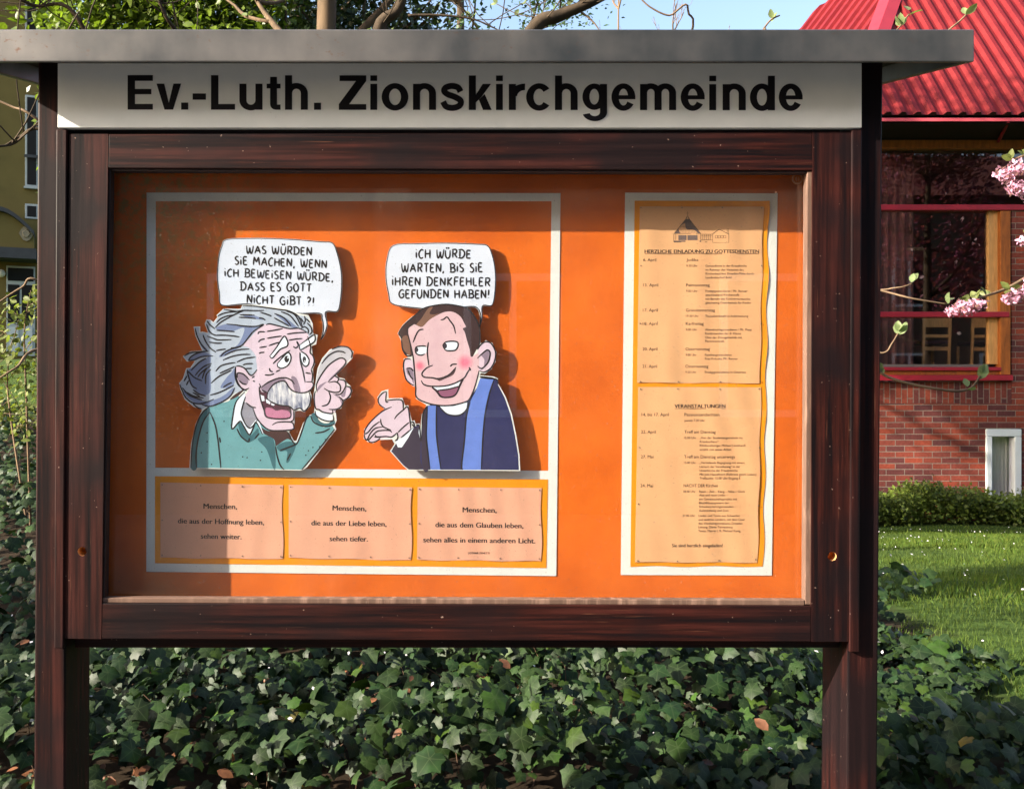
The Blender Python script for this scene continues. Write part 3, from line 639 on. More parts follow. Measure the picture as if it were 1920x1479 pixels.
man.fill('face', [mp(E_, [(375, 222), (440, 215), (530, 240), (640, 268), (740, 262), (835, 320), (866, 450), (860, 520), (886, 548), (905, 600), (898, 650), (876, 690), (886, 750), (880, 830), (905, 858), (892, 892), (845, 935), (850, 1040), (690, 1100), (686, 1250), (690, 1310), (676, 1342), (540, 1352), (410, 1338), (300, 1230), (250, 1110), (180, 1060), (165, 990), (210, 900), (150, 915), (95, 850), (65, 760), (66, 675), (110, 665), (170, 690), (235, 765), (295, 700), (285, 600), (285, 560), (215, 470), (150, 445), (235, 350), (325, 245)])], C_SK, True, n=3)
man.fill('face_shade', [mp(E_, p) for p in ([(80, 745), (130, 740), (200, 810), (185, 862), (130, 850), (92, 810)], [(345, 885), (430, 820), (560, 790), (600, 830), (470, 860), (400, 950), (350, 930)], [(620, 930), (700, 950), (650, 900)], [(660, 780), (720, 800), (760, 940), (700, 930)], [(745, 490), (760, 640), (790, 760), (760, 620)])], C_SKD)
man.fill('collar', [mp(E_, p) for p in ([(160, 945), (70, 1040), (42, 1170), (28, 1330), (112, 1252), (150, 1300), (212, 1392), (250, 1330), (285, 1262), (355, 1392), (362, 1380), (315, 1245), (280, 1240), (212, 1325), (130, 1195), (142, 1090), (172, 1000)], [(920, 1140), (960, 1160), (1100, 1182), (1100, 1230), (1050, 1250), (980, 1230), (922, 1180)])], C_WH, False)
man.fill('hand', [mp(E_, [(935, 935), (935, 880), (960, 800), (1060, 655), (1170, 582), (1230, 595), (1238, 640), (1150, 740), (1118, 768), (1162, 790), (1172, 806), (1230, 822), (1245, 868), (1288, 890), (1300, 940), (1268, 1000), (1212, 1032), (1200, 1090), (1140, 1130), (1108, 1165), (1000, 1155), (918, 1112), (904, 1000)])], C_SK, n=3)
man.fill('hand_shade', [mp(E_, p) for p in ([(1180, 690), (1225, 650), (1120, 770), (1060, 810)], [(1100, 960), (1160, 980), (1210, 1030), (1200, 1080), (1170, 1010)], [(935, 935), (960, 870), (1040, 830), (1000, 870)], [(1190, 980), (1230, 930), (1250, 890), (1230, 990)])], C_SKD)
man.fill('mouth', [mp(E_, [(318, 880), (345, 940), (410, 950), (460, 1050), (560, 1085), (650, 1100), (640, 1216), (412, 1214), (370, 1130), (330, 1010)])], C_MAR, n=3)
man.fill('tongue', [mp(E_, [(388, 1115), (450, 1112), (500, 1140), (560, 1130), (636, 1150), (632, 1212), (418, 1208)])], C_TON)
man.fill('teeth', [mp(E_, p) for p in ([(332, 970), (370, 985), (376, 1035), (346, 1038)], [(388, 1015), (436, 1042), (436, 1072), (396, 1055)], [(446, 1058), (485, 1074), (474, 1086), (450, 1080)])], C_WH, False)
M = NT('moustache_print').set(.7, .2)
f = M.noise(1, 4, (170, 10, 40)); M.l(M.ramp(f, [(.35, lin((96, 104, 130))), (.5, lin((176, 182, 196))), (.65, lin((226, 228, 230)))]), M.b.inputs['Base Color'])
man.fill('moustache', [mp(E_, [(402, 1012), (410, 940), (470, 862), (560, 826), (605, 838), (625, 890), (700, 945), (780, 955), (848, 938), (866, 1010), (852, 1085), (800, 1142), (752, 1112), (690, 1132), (640, 1095), (560, 1085), (460, 1060)])], M.m, n=4)
man.fill('eye', [mp(E_, [(512, 640), (560, 582), (620, 522), (650, 545), (655, 600), (620, 660), (560, 686), (520, 675)])], C_WH)
man.fill('eye', [mp(E_, [(762, 525), (800, 520), (850, 580), (845, 640), (815, 666), (780, 640), (760, 580)])], C_WH)
ell = lambda f, x, y, a, b: [f(x + a * math.cos(t * .5236), y + b * math.sin(t * .5236)) for t in range(12)]
man.fill('pupil', [ell(E_, 612, 590, 26, 36), ell(E_, 800, 595, 19, 34)], INK)
man.fill('eye_glint', [ell(E_, 625, 575, 8, 10), ell(E_, 806, 612, 6, 8)], C_WH)
man.fill('eyebrow', [mp(E_, p) for p in ([(430, 560), (500, 470), (550, 410), (583, 348), (612, 390), (620, 425), (615, 452), (540, 490), (462, 575)], [(750, 440), (830, 380), (895, 336), (913, 345), (905, 405), (815, 462), (757, 490)])], C_WH, False)
ink = []
for pts in (  # hair (crop A)
    [(600, 102), (690, 120), (770, 130), (860, 118), (1000, 122), (1110, 118)], [(525, 190), (600, 155), (700, 137), (770, 135)], [(495, 335), (560, 270), (680, 200), (780, 150), (860, 118)], [(510, 275), (560, 225), (640, 190), (730, 175)],
    [(390, 250), (430, 300), (490, 350)], [(385, 290), (410, 360), (450, 410), (510, 435)], [(510, 368), (620, 375), (740, 385)], [(480, 432), (600, 430), (720, 440), (800, 452)], [(635, 290), (750, 300), (850, 315), (1000, 320), (1105, 295), (980, 380), (920, 450), (840, 550), (770, 580), (690, 590)],
    [(240, 340), (270, 450), (330, 560), (400, 635)], [(340, 425), (370, 500), (430, 590), (505, 645)], [(390, 440), (470, 470), (540, 490), (700, 485)], [(415, 515), (500, 530), (580, 530)], [(505, 625), (570, 612), (630, 605)], [(105, 692), (180, 652), (280, 640), (410, 632)], [(155, 750), (190, 700), (260, 660), (330, 642)], [(155, 752), (230, 740), (330, 700), (470, 692)],
    [(560, 700), (620, 640), (720, 595), (820, 575)], [(610, 685), (700, 640), (800, 612), (925, 605)], [(590, 745), (700, 700), (820, 675), (940, 672)], [(765, 770), (870, 725), (1000, 705)], [(500, 885), (560, 820), (650, 790), (750, 775)], [(550, 910), (640, 870), (740, 825)], [(440, 1035), (540, 950), (640, 900), (700, 870)], [(840, 805), (900, 790), (975, 788)], [(880, 850), (960, 848)],
    [(380, 720), (300, 765), (230, 830), (190, 875)], [(450, 785), (360, 820), (290, 880), (240, 940)], [(440, 808), (370, 870), (330, 980)], [(440, 860), (380, 930), (372, 1045)], [(390, 840), (310, 910), (275, 960)], [(140, 860), (155, 940), (200, 1060), (265, 1105)], [(150, 880), (230, 960), (330, 1005)],
    [(140, 940), (100, 1010)], [(160, 1000), (130, 1060)], [(48, 1050), (75, 1120), (120, 1210), (210, 1280), (330, 1290), (480, 1235)], [(80, 1090), (160, 1180), (260, 1225), (330, 1245)], [(120, 1140), (220, 1195), (350, 1220)], [(215, 1115), (290, 1170), (375, 1195)], [(210, 1150), (300, 1200)], [(430, 1185), (560, 1145), (730, 1060)], [(595, 1085), (650, 1050), (705, 1025)], [(330, 1305), (430, 1325), (580, 1270), (690, 1190), (740, 1090)], [(215, 1295), (270, 1340), (325, 1358)],
    [(750, 830), (745, 940), (770, 1030), (820, 1090), (890, 1130)]): ink.append(mp(A_, pts))
for x in ((140, 20, 300, 30, 520, 60, 640, 80, 740, 140, 780, 250), (330, 90, 420, 120, 450, 135), (480, 105, 580, 150, 660, 240), (550, 85, 650, 130, 740, 245), (600, 75, 700, 120, 770, 250), (475, 150, 560, 195, 640, 240), (110, 118, 270, 122), (100, 145, 200, 148, 285, 158), (315, 152, 350, 155, 385, 175), (390, 225, 430, 215, 520, 235, 640, 265, 740, 262, 820, 300),
    (800, 130, 810, 180, 790, 225), (820, 160, 860, 200), (760, 150, 790, 200), (740, 150, 770, 185), (765, 265, 800, 245, 840, 275, 840, 320), (830, 205, 870, 250, 880, 300, 855, 330), (305, 325, 320, 300, 380, 300), (400, 295, 470, 285, 570, 265), (310, 410, 335, 385, 380, 375), (400, 370, 480, 355, 560, 345), (615, 325, 700, 312, 830, 305), (320, 468, 400, 455), (420, 448, 500, 420, 540, 412), (635, 390, 700, 378, 780, 372), (315, 530, 340, 520, 375, 518), (680, 455, 710, 470, 735, 445, 720, 405, 745, 440),
    (465, 640, 530, 580, 650, 495), (430, 685, 435, 715, 465, 725), (378, 758, 430, 760, 480, 745), (495, 725, 545, 705), (760, 505, 820, 545, 855, 605), (750, 520, 760, 620, 785, 720, 808, 840), (835, 350, 866, 450, 862, 520, 888, 550, 906, 600, 898, 650, 872, 700), (810, 735, 870, 745), (872, 700, 888, 760, 880, 830), (820, 832, 880, 835, 896, 860, 885, 895, 840, 935, 770, 950, 690, 935, 640, 895, 600, 835, 550, 825, 470, 862, 412, 940, 402, 1010), (345, 885, 430, 830, 520, 795, 600, 790, 660, 815, 695, 858),
    (318, 850, 335, 890, 320, 900, 332, 1010, 370, 1130, 412, 1213, 640, 1218, 645, 1100), (345, 920, 400, 945), (402, 1010, 440, 1040, 500, 1070, 560, 1085, 640, 1095, 690, 1132, 752, 1112, 800, 1142, 852, 1085, 866, 1010, 850, 940), (686, 1140, 686, 1230, 655, 1255), (456, 1292, 520, 1262, 660, 1262, 688, 1310, 672, 1340, 540, 1352, 410, 1338, 300, 1230, 250, 1110), (180, 1055, 230, 1095, 285, 1108),
    (68, 670, 66, 760, 95, 850, 150, 915, 210, 900), (68, 668, 110, 665, 165, 690, 232, 765, 296, 702), (85, 790, 88, 740, 150, 750, 215, 815), (108, 820, 140, 850, 185, 862), (240, 790, 270, 770), (250, 820, 275, 830),
    (165, 940, 75, 1040, 42, 1170, 28, 1335, 112, 1252, 150, 1300, 212, 1394, 252, 1330, 285, 1262, 355, 1392), (172, 990, 142, 1090, 130, 1190, 212, 1325, 300, 1240),
    (80, 1330, 130, 1420, 205, 1475), (212, 1430, 208, 1475), (320, 1380, 270, 1440),
    (935, 940, 930, 860, 980, 760, 1060, 655, 1170, 582, 1230, 592, 1236, 640, 1150, 740, 1050, 835), (985, 640, 1050, 560, 1130, 512, 1200, 510, 1240, 528), (1095, 485, 1180, 455, 1265, 465, 1310, 520, 1298, 580), (1060, 840, 1130, 830, 1180, 870, 1180, 930, 1130, 945, 1060, 930, 1010, 900), (1118, 768, 1165, 795, 1150, 835), (1172, 806, 1228, 820, 1240, 880, 1190, 960, 1130, 965), (1235, 880, 1285, 890, 1300, 940, 1265, 1000, 1205, 1035), (1060, 935, 1078, 1000, 1050, 1070, 985, 1092), (1170, 990, 1212, 1035, 1195, 1090, 1140, 1125, 1060, 1125), (918, 930, 903, 1000, 918, 1110, 960, 1130, 1000, 1155, 1095, 1170, 1100, 1135),
    (915, 1140, 925, 1190, 985, 1232, 1060, 1252, 1110, 1240, 1105, 1185), (865, 1190, 900, 1260, 980, 1300, 1060, 1305, 1120, 1280), (915, 1378, 1000, 1365, 1072, 1330)):
    ink.append([E_(x[i], x[i + 1]) for i in range(0, len(x), 2)])
for x in ((310, 200, 240, 262, 172, 395, 124, 620, 106, 885), (320, 258, 245, 370, 190, 560, 165, 740, 170, 885), (322, 258, 380, 400, 410, 560, 430, 740, 445, 885), (1440, 300, 1400, 345, 1308, 598, 1260, 598, 1195, 480), (1725, 450, 1560, 660, 1355, 905), (1060, 640, 1075, 740, 1110, 850, 1155, 905), (1110, 690, 1190, 660, 1290, 620), (1190, 800, 1230, 720), (430, 540, 440, 600)):
    ink.append([S_(x[i], x[i + 1]) for i in range(0, len(x), 2)])
for x, y in ((1400, 742), (1430, 692), (1480, 655), (1555, 645), (1620, 566), (290, 490), (290, 590), (225, 715), (340, 845), (690, 760), (740, 770), (905, 705), (890, 800), (480, 362)): ink.append([2.2] + [S_(x - 7, y + 4), S_(x + 7, y - 4)])
for q in ([(430, 560), (500, 470), (583, 348), (620, 400), (616, 452), (540, 488), (462, 577), (430, 560)], [(750, 440), (830, 382), (895, 336), (914, 345), (905, 405), (815, 462), (757, 490), (748, 440)], [(512, 640), (560, 582), (620, 522), (652, 545), (655, 600), (620, 660), (560, 688), (518, 672), (512, 640)], [(762, 525), (758, 580), (780, 640), (815, 668), (846, 640), (850, 580)]): ink.append(mp(E_, q))
man.ink('ink_lines', ink, 2.8)
man.spacer([(470, 850), (430, 690), (530, 640), (622, 735)])

# ---- the priest
o2 = mp(H_, [(36, 440), (60, 395), (100, 335), (180, 258), (260, 200), (360, 118), (500, 82), (650, 65), (800, 85), (920, 120), (1010, 215), (1065, 330), (1086, 450), (1082, 570), (1150, 528), (1232, 560), (1286, 680), (1272, 800), (1222, 890), (1140, 948), (1086, 942), (1074, 968), (1250, 985), (1302, 1010), (1306, 1080)]) + mp(G_, [(1610, 130), (1695, 280), (1765, 480), (1815, 720), (1852, 950), (1862, 1135), (560, 1127), (500, 1075), (348, 905), (402, 822), (372, 768), (230, 775), (150, 817), (92, 800), (42, 760), (48, 650), (110, 570), (210, 480), (282, 418), (208, 355), (202, 280), (250, 210), (328, 186), (330, 292), (492, 288), (525, 380), (560, 372), (602, 555), (632, 548), (645, 590), (692, 585), (700, 690), (708, 560), (718, 480), (772, 370), (650, 298), (636, 150)]) + mp(H_, [(245, 1112), (190, 1080), (130, 1012), (100, 880), (115, 760), (165, 742), (92, 640), (76, 520)])
pr = Cut('cartoon_cutout', o2, 'cut-out cartoon of a smiling priest in dark robe and blue stole, open hand out', 'cartoon cutout', group='cartoon figures on the orange cloth')
pr.fill('robe', [mp(G_, [(1400, 60), (1560, 68), (1600, 90), (1600, 130), (1680, 285), (1750, 485), (1800, 720), (1838, 950), (1846, 1124), (566, 1118), (505, 1070), (362, 905), (412, 825), (625, 620), (690, 600), (712, 780), (724, 500), (780, 380), (900, 340), (1250, 330), (1390, 120)])], C_NAVY, False)
pr.fill('robe_fold', [mp(G_, p) for p in ([(420, 830), (520, 760), (630, 640), (690, 640), (705, 800), (700, 1000), (720, 1110), (575, 1110), (500, 1050), (380, 905)], [(725, 500), (770, 400), (770, 700), (800, 1100), (730, 1110), (712, 800)])], cc((58, 48, 62)))
pr.fill('stole', [mp(G_, [(785, 378), (885, 375), (885, 600), (890, 760), (940, 1120), (812, 1118), (770, 780), (772, 600)]), mp(G_, [(1395, 62), (1552, 75), (1500, 240), (1450, 480), (1425, 760), (1405, 1122), (1190, 1122), (1185, 1050), (1215, 760), (1235, 500), (1278, 335), (1340, 220)])], C_STOLE, False)
pr.fill('collar', [mp(G_, [(918, 382), (1080, 384), (1245, 340), (1235, 420), (1170, 478), (1090, 490), (1000, 465)]), mp(G_, [(412, 790), (440, 860), (485, 862), (560, 750), (625, 630), (560, 690), (480, 752)]), mp(G_, [(690, 610), (700, 700), (704, 785), (680, 690)])], C_WH, False)
M = NT('blushed_skin_print').set(.7, .2); geo = M.n('NewGeometry'); c = M.ramp(M.noise(30, 3), [(.3, lin((202, 172, 182))), (.7, lin((212, 184, 192)))])
for cx, cy, r in ((318, 850, .012), (890, 805, .018)):
    d = M.n('VectorMath', operation='DISTANCE'); d.inputs[1].default_value = tuple(P(*H_(cx, cy), YK)); M.l(geo.outputs['Position'], d.inputs[0])
    mr = M.n('MapRange', interpolation_type='SMOOTHSTEP'); mr.inputs[1].default_value = r; mr.inputs[2].default_value = r * .12; mr.inputs[4].default_value = .85; M.l(d.outputs['Value'], mr.inputs[0])
    c = M.mix(mr.outputs[0], c, lin((226, 96, 128)))
M.l(c, M.b.inputs['Base Color']); BLUSH = M.m
pr.fill('ear', [mp(H_, [(1050, 640), (1090, 575), (1150, 540), (1220, 570), (1270, 680), (1258, 790), (1210, 880), (1130, 925), (1070, 915), (1050, 850)]), mp(H_, [(120, 775), (165, 760), (230, 800), (250, 1095), (195, 1070), (140, 1010), (112, 880)])], C_SK)
pr.fill('ear_shade', [mp(H_, [(1090, 710), (1150, 660), (1200, 680), (1190, 780), (1130, 850), (1130, 770)]), mp(H_, [(145, 890), (200, 880), (235, 920), (240, 1080), (200, 980), (165, 960)])], C_SKD)
pr.fill('hair', [mp(H_, [(48, 438), (110, 345), (262, 210), (362, 130), (500, 92), (650, 76), (800, 96), (915, 130), (1000, 222), (1055, 335), (1074, 450), (1066, 580), (985, 735), (900, 740), (200, 720), (130, 700), (96, 640), (84, 520)])], C_HB, False)
pr.fill('hair_light', [mp(H_, [(480, 110), (440, 190), (520, 200), (620, 150), (540, 200), (360, 350), (270, 340), (340, 250), (420, 130)]), mp(H_, [(90, 500), (165, 480), (200, 700), (150, 690), (100, 620)])], C_HBL)
pr.fill('face', [mp(H_, [(165, 400), (180, 360), (240, 325), (300, 350), (355, 355), (440, 270), (560, 200), (650, 168), (740, 172), (830, 230), (880, 320), (900, 360), (860, 380), (885, 430), (920, 560), (945, 640), (960, 740), (1000, 720), (1060, 700), (1062, 900), (1050, 960), (1000, 1130), (940, 1270), (880, 1310), (720, 1345), (560, 1345), (400, 1315), (275, 1245), (262, 1120), (245, 850), (215, 640), (180, 500)])], BLUSH, True, n=3)
pr.fill('mouth', [mp(H_, [(465, 1110), (680, 1090), (870, 1010), (820, 1110), (770, 1210), (700, 1242), (590, 1240), (540, 1190)])], C_MAR, n=3)
pr.fill('tongue', [mp(H_, [(560, 1165), (680, 1145), (800, 1125), (760, 1205), (690, 1235), (600, 1232)])], C_LIP)
pr.fill('teeth', [mp(H_, [(485, 1118), (680, 1096), (835, 1035), (800, 1110), (680, 1140), (540, 1155)])], C_WH, False)
pr.fill('nose_shade', [mp(H_, [(440, 1000), (560, 1005), (680, 960), (770, 880), (740, 960), (640, 1010), (570, 1040), (530, 1025)])], C_SHAD)
pr.fill('eye', [mp(H_, [(605, 590), (640, 550), (720, 540), (790, 550), (798, 600), (770, 650), (700, 660), (640, 650)])], C_WH); pr.fill('eye', [mp(H_, [(255, 650), (290, 605), (360, 600), (405, 620), (400, 680), (360, 710), (310, 712), (265, 690)])], C_WH)
pr.fill('pupil', [ell(H_, 632, 598, 28, 36), ell(H_, 275, 648, 24, 30)], cc((58, 52, 60)))
pr.fill('hand', [mp(G_, [(300, 215), (252, 240), (212, 300), (225, 365), (285, 410), (220, 470), (120, 570), (60, 650), (52, 740), (95, 785), (150, 800), (230, 760), (372, 745), (430, 690), (470, 750), (580, 660), (590, 560), (555, 400), (500, 430), (480, 312), (300, 322), (310, 240)])], C_SK, n=3)
ink = []
for x in ((45, 440, 110, 342, 262, 208, 362, 128, 500, 90, 650, 74, 800, 94, 915, 130, 1000, 220, 1058, 335, 1076, 450, 1066, 580, 1035, 640), (45, 445, 95, 500), (85, 520, 100, 640, 150, 720, 215, 725), (165, 440, 162, 390, 185, 355, 240, 322), (165, 440, 190, 540, 222, 680, 240, 800, 252, 950, 265, 1120, 276, 1245, 400, 1315, 560, 1348, 720, 1346, 880, 1308, 945, 1265, 1005, 1130, 1055, 950, 1062, 910),
    (232, 555, 270, 460, 310, 400, 365, 390), (580, 272, 620, 262, 660, 235, 700, 285, 745, 350, 768, 445), (255, 660, 275, 612, 350, 600, 400, 605), (255, 660, 280, 700, 330, 716, 380, 700), (604, 592, 640, 552, 720, 540, 790, 552, 798, 600, 768, 650, 700, 660, 640, 650, 604, 592),
    (425, 552, 412, 680, 432, 850), (480, 842, 400, 880, 345, 945, 370, 990, 470, 1000, 560, 1010, 680, 965, 775, 865), (700, 858, 730, 832, 785, 828), (335, 1035, 370, 1085, 470, 1108, 680, 1095, 860, 1015, 920, 930, 950, 880), (935, 868, 952, 890, 950, 910), (470, 1112, 540, 1190, 590, 1242, 700, 1245, 770, 1210, 820, 1110, 868, 1015), (545, 1158, 680, 1142, 805, 1108),
    (1045, 645, 1090, 580, 1150, 545, 1220, 572, 1272, 680, 1258, 790, 1210, 880, 1130, 928, 1070, 912), (1042, 755, 1110, 690, 1170, 650, 1205, 690, 1180, 800, 1120, 870, 1085, 882, 1045, 852), (1205, 700, 1190, 790), (205, 770, 150, 760, 118, 790, 112, 880, 140, 1010, 195, 1072, 248, 1098), (145, 885, 200, 880, 235, 915), (165, 900, 200, 985, 235, 1020), (1070, 985, 1250, 1005)): ink.append([H_(x[i], x[i + 1]) for i in range(0, len(x), 2)])
for x in ((305, 212, 255, 238, 212, 300, 228, 365, 292, 412), (308, 215, 300, 325, 330, 335), (300, 318, 480, 312, 502, 420), (400, 535, 430, 490, 500, 430, 555, 395, 582, 560, 588, 650), (368, 392, 280, 430, 200, 490, 110, 580, 58, 660, 52, 700), (240, 530, 245, 580, 275, 625, 360, 662), (228, 562, 150, 620, 90, 690, 50, 705), (52, 705, 55, 750, 80, 775, 120, 700, 180, 640, 262, 625), (85, 775, 105, 770, 180, 690, 230, 668, 340, 665, 368, 690), (95, 780, 125, 805, 190, 790, 235, 755), (175, 715, 200, 740, 300, 735, 370, 740, 432, 690), (165, 740, 240, 745), (432, 690, 440, 745, 425, 775), (440, 690, 500, 630, 570, 572), (475, 750, 590, 655), (405, 785, 440, 770), (590, 575, 620, 570, 630, 620, 600, 590), (650, 600, 690, 602), (690, 610, 700, 700, 708, 790),
    (1395, 50, 1560, 65, 1605, 90), (782, 380, 772, 600, 772, 780, 812, 1118), (888, 378, 886, 600, 892, 760, 938, 1118), (780, 380, 735, 460, 720, 600), (1278, 335, 1235, 500, 1212, 780, 1180, 1060, 1190, 1120), (1556, 75, 1500, 250, 1452, 480, 1426, 760, 1408, 1120), (918, 385, 1000, 468, 1090, 492, 1175, 478, 1238, 420, 1262, 340), (890, 375, 930, 385), (1600, 90, 1604, 130)): ink.append([G_(x[i], x[i + 1]) for i in range(0, len(x), 2)])
pr.ink('ink_lines', ink, 2.75)
pr.spacer([(870, 850), (810, 640), (740, 800), (900, 780)])

# ---- hand lettering for the bubbles: stroke glyphs in a unit box, y up
GL = {'A': (.8, [[(0, 0), (.42, 1), (.8, 0)], [(.15, .38), (.68, .36)]]), 'B': (.72, [[(.12, 0), (.1, 1)], [(-.06, 1), (.45, 1), (.66, .78), (.5, .55), (.12, .52)], [(.12, .52), (.55, .5), (.74, .26), (.55, .03), (-.06, 0)]]),
 'C': (.62, [[(.62, .86), (.42, 1), (.12, .78), (0, .45), (.15, .08), (.4, 0), (.62, .12)]]), 'D': (.78, [[(.1, 0), (.1, 1)], [(-.1, .98), (.4, .98), (.74, .7), (.72, .3), (.4, .02), (-.12, .02)]]), 'E': (.6, [[(.58, .97), (.05, 1), (.04, 0), (.6, .02)], [(.05, .52), (.5, .54)]]),
 'F': (.58, [[(.6, .98), (.05, 1), (.05, 0)], [(-.05, .5), (.52, .54)]]), 'G': (.74, [[(.68, .86), (.42, 1), (.12, .8), (0, .42), (.2, .05), (.5, 0), (.7, .2), (.7, .46)], [(.4, .46), (.76, .47)]]), 'H': (.72, [[(.05, 1), (.04, 0)], [(.68, 1), (.68, 0)], [(.04, .5), (.68, .53)]]), 'K': (.68, [[(.05, 1), (.05, 0)], [(.62, 1), (.08, .48), (.66, 0)]]), 'L': (.55, [[(.05, 1), (.05, .02), (.55, .02)]]),
 'M': (.92, [[(0, 0), (.12, 1), (.45, .35), (.78, 1), (.9, 0)]]), 'N': (.74, [[(.04, 0), (.06, 1)], [(.06, 1), (.66, .02)], [(.66, .02), (.7, 1)]]), 'O': (.72, [[(.36, 1), (.08, .78), (.02, .42), (.2, .04), (.45, .02), (.68, .3), (.68, .68), (.45, .98), (.3, 1)]]), 'R': (.7, [[(.08, 0), (.08, 1)], [(-.06, .98), (.45, 1), (.62, .78), (.45, .52), (.08, .48)], [(.3, .48), (.7, 0)]]), 'S': (.58, [[(.55, .92), (.3, 1), (.08, .8), (.2, .58), (.48, .42), (.54, .18), (.3, 0), (.02, .1)]]), 'T': (.66, [[(0, .96), (.7, 1)], [(.36, .98), (.34, 0)]]),
 'U': (.7, [[(.03, 1), (.03, .35), (.2, .03), (.45, .02), (.64, .3), (.68, 1)]]), 'W': (.98, [[(0, .98), (.06, .4), (.22, 0), (.42, .3), (.48, .7), (.54, .3), (.72, 0), (.9, .4), (.98, 1)]]), 'i': (.16, [[(.08, .72), (.08, 0)], [(.06, .98), (.12, 1.04)]]), ',': (.16, [[(.1, .1), (.02, -.22)]]), '.': (.12, [[(.05, .04), (.08, 0)]]), '!': (.2, [[(.12, 1), (.08, .3)], [(.08, .05), (.1, 0)]]), '?': (.5, [[(.02, .8), (.2, 1), (.45, .85), (.4, .6), (.2, .45), (.22, .28)], [(.2, .05), (.23, 0)]]), ' ': (.4, [])}
GL['Ü'] = (.7, GL['U'][1] + [[(.18, 1.16), (.24, 1.36)], [(.46, 1.16), (.54, 1.36)]]); GL['Z'] = (.6, [])
def handtext(lines, seed):
    r = random.Random(seed); out = []
    for txt, x0, x1, y0, y1, h in lines:
        adv = [GL[c][0] + .26 for c in txt]; tot = sum(adv) - .26; x = 0
        for c, a in zip(txt, adv):
            sc = r.uniform(.94, 1.06); dy = r.uniform(-.04, .04); sh = r.uniform(-.04, .06)
            for st in GL[c][1]:
                ln = []
                for gx, gy in st:
                    X = (x + gx + gy * sh) / tot; ln.append((x0 + X * (x1 - x0), y0 + X * (y1 - y0) - (gy * sc * 1.12 + dy - .04) * h))
                if c in 'BCDGORSUÜW?' and len(st) > 2: out.append([3.1] + ln)
                else: out += [[3.1, p, q] for p, q in zip(ln[:-1], ln[1:])]
            x += a
    return out
BUB = pmat('bubble_paper', (204, 215, 232), .75, .04, 20, .2)
for nm, Lf, shape, tail, lab, txt, sp, tr in (
    ('l', L1, [(330, 60), (500, 52), (700, 58), (880, 72), (955, 80), (985, 140), (1008, 240), (1012, 320), (1005, 420), (985, 488)], [(918, 492), (926, 560), (910, 620), (886, 652), (898, 590), (890, 530), (874, 500), (740, 500), (600, 470), (450, 446), (302, 452), (284, 380), (272, 280), (280, 170), (300, 100)],
     'white speech bubble with five handwritten lines above the wild-haired cartoon man', [('WAS WÜRDEN', 447, 832, 141, 153, 42), ('SiE MACHEN, WENN', 378, 920, 207, 229, 42), ('iCH BEWEiSEN WÜRDE,', 318, 957, 277, 306, 42), ('DASS ES GOTT', 413, 828, 360, 368, 42), ('NiCHT GiBT ?!', 450, 845, 436, 450, 42)], [(440, 500), (600, 500), (520, 540)], 7),
    ('r', L2, [(210, 95), (350, 84), (520, 80), (700, 86), (770, 96), (798, 150), (815, 230), (818, 330), (800, 448)], [(742, 456), (740, 520), (724, 575), (720, 560), (722, 500), (692, 462), (600, 466), (480, 474), (340, 468), (205, 444), (180, 380), (165, 280), (172, 180)],
     'white speech bubble with four handwritten lines above the smiling cartoon priest', [('iCH WÜRDE', 345, 668, 169, 170, 44), ('WARTEN, BiS SiE', 262, 738, 251, 252, 44), ('iHREN DENKFEHLER', 205, 782, 331, 334, 44), ('GEFUNDEN HABEN!', 245, 778, 405, 406, 44)], [(760, 510), (900, 500), (830, 540)], 9)):
    ol = mp(Lf, shape + tail)
    pts = [tuple(p) for p in spline(ol, 4, True)]
    bo = Cut('speech_bubble', pts, lab, 'speech bubble', YK + .0043, .004, 'speech bubbles on the orange cloth')
    bo.fill('bubble_face', [inset(pts, .4)], BUB, False)
    bo.ink('outline', [[tuple(p) for p in inset(pts, 1.2)] + [tuple(inset(pts, 1.2)[0])]], 1.9)
    bo.ink('handwriting', [([s[0]] + mp(Lf, s[1:])) for s in handtext(txt, tr)], 3.1)
    for x, y in sp:
        b = MB(); p = P(x, y, bo.Y); b.box(p.x - .012, p.x + .012, bo.Y + .004, YB + .0002, p.z - .01, p.z + .01); b.build('spacer', WHITE_P, bo.root, bo.root)
# ------------------------------------------------------------------ terrain
LP = [(-100, -1.6), (1.25, -1.6), (1.5, -1.50), (2.1, -.95), (3, -.86), (5, -.66), (8, -.25), (10, 0.0), (14, .4), (27, 1.05), (60, 1.6), (300, 2)]
RP = [(-100, -1.6), (1.25, -1.6), (1.5, -1.50), (2.1, -.95), (3, -.88), (4.5, -.92), (8, -1.3), (11.5, -1.74), (13, -1.8), (27, -1.8), (60, -1.4), (300, -1)]
def gh(x, y):
    x = np.asarray(x, float); y = np.asarray(y, float)
    a = np.interp(y, [p[0] for p in LP], [p[1] for p in LP]); b = np.interp(y, [p[0] for p in RP], [p[1] for p in RP])
    t = np.clip((x / np.maximum(y, 1.2) + .42) / .75, 0, 1); t = t * t * (3 - 2 * t)
    return a * (1 - t) + b * t + EYE + .015 * np.sin(x * 2.1 + y) * np.clip(y - 2, 0, 1)
ys = np.concatenate([np.linspace(-60, 1, 20), np.linspace(1.1, 14, 130), np.linspace(14.5, 40, 40), np.linspace(45, 250, 20)])
xs = np.concatenate([np.linspace(-200, -14, 25), np.linspace(-13, 15, 140), np.linspace(16, 200, 25)])
X, Y = np.meshgrid(xs, ys); Z = gh(X, Y); V = np.stack([X, Y, Z], -1).reshape(-1, 3); nx = len(xs)
I = np.arange(len(ys) - 1)[:, None] * nx + np.arange(nx - 1)[None]; I = I.ravel()
Fq = np.stack([I, I + 1, I + nx + 1, I + nx], 1)
M = NT('soil_and_turf').set(.95, .1)
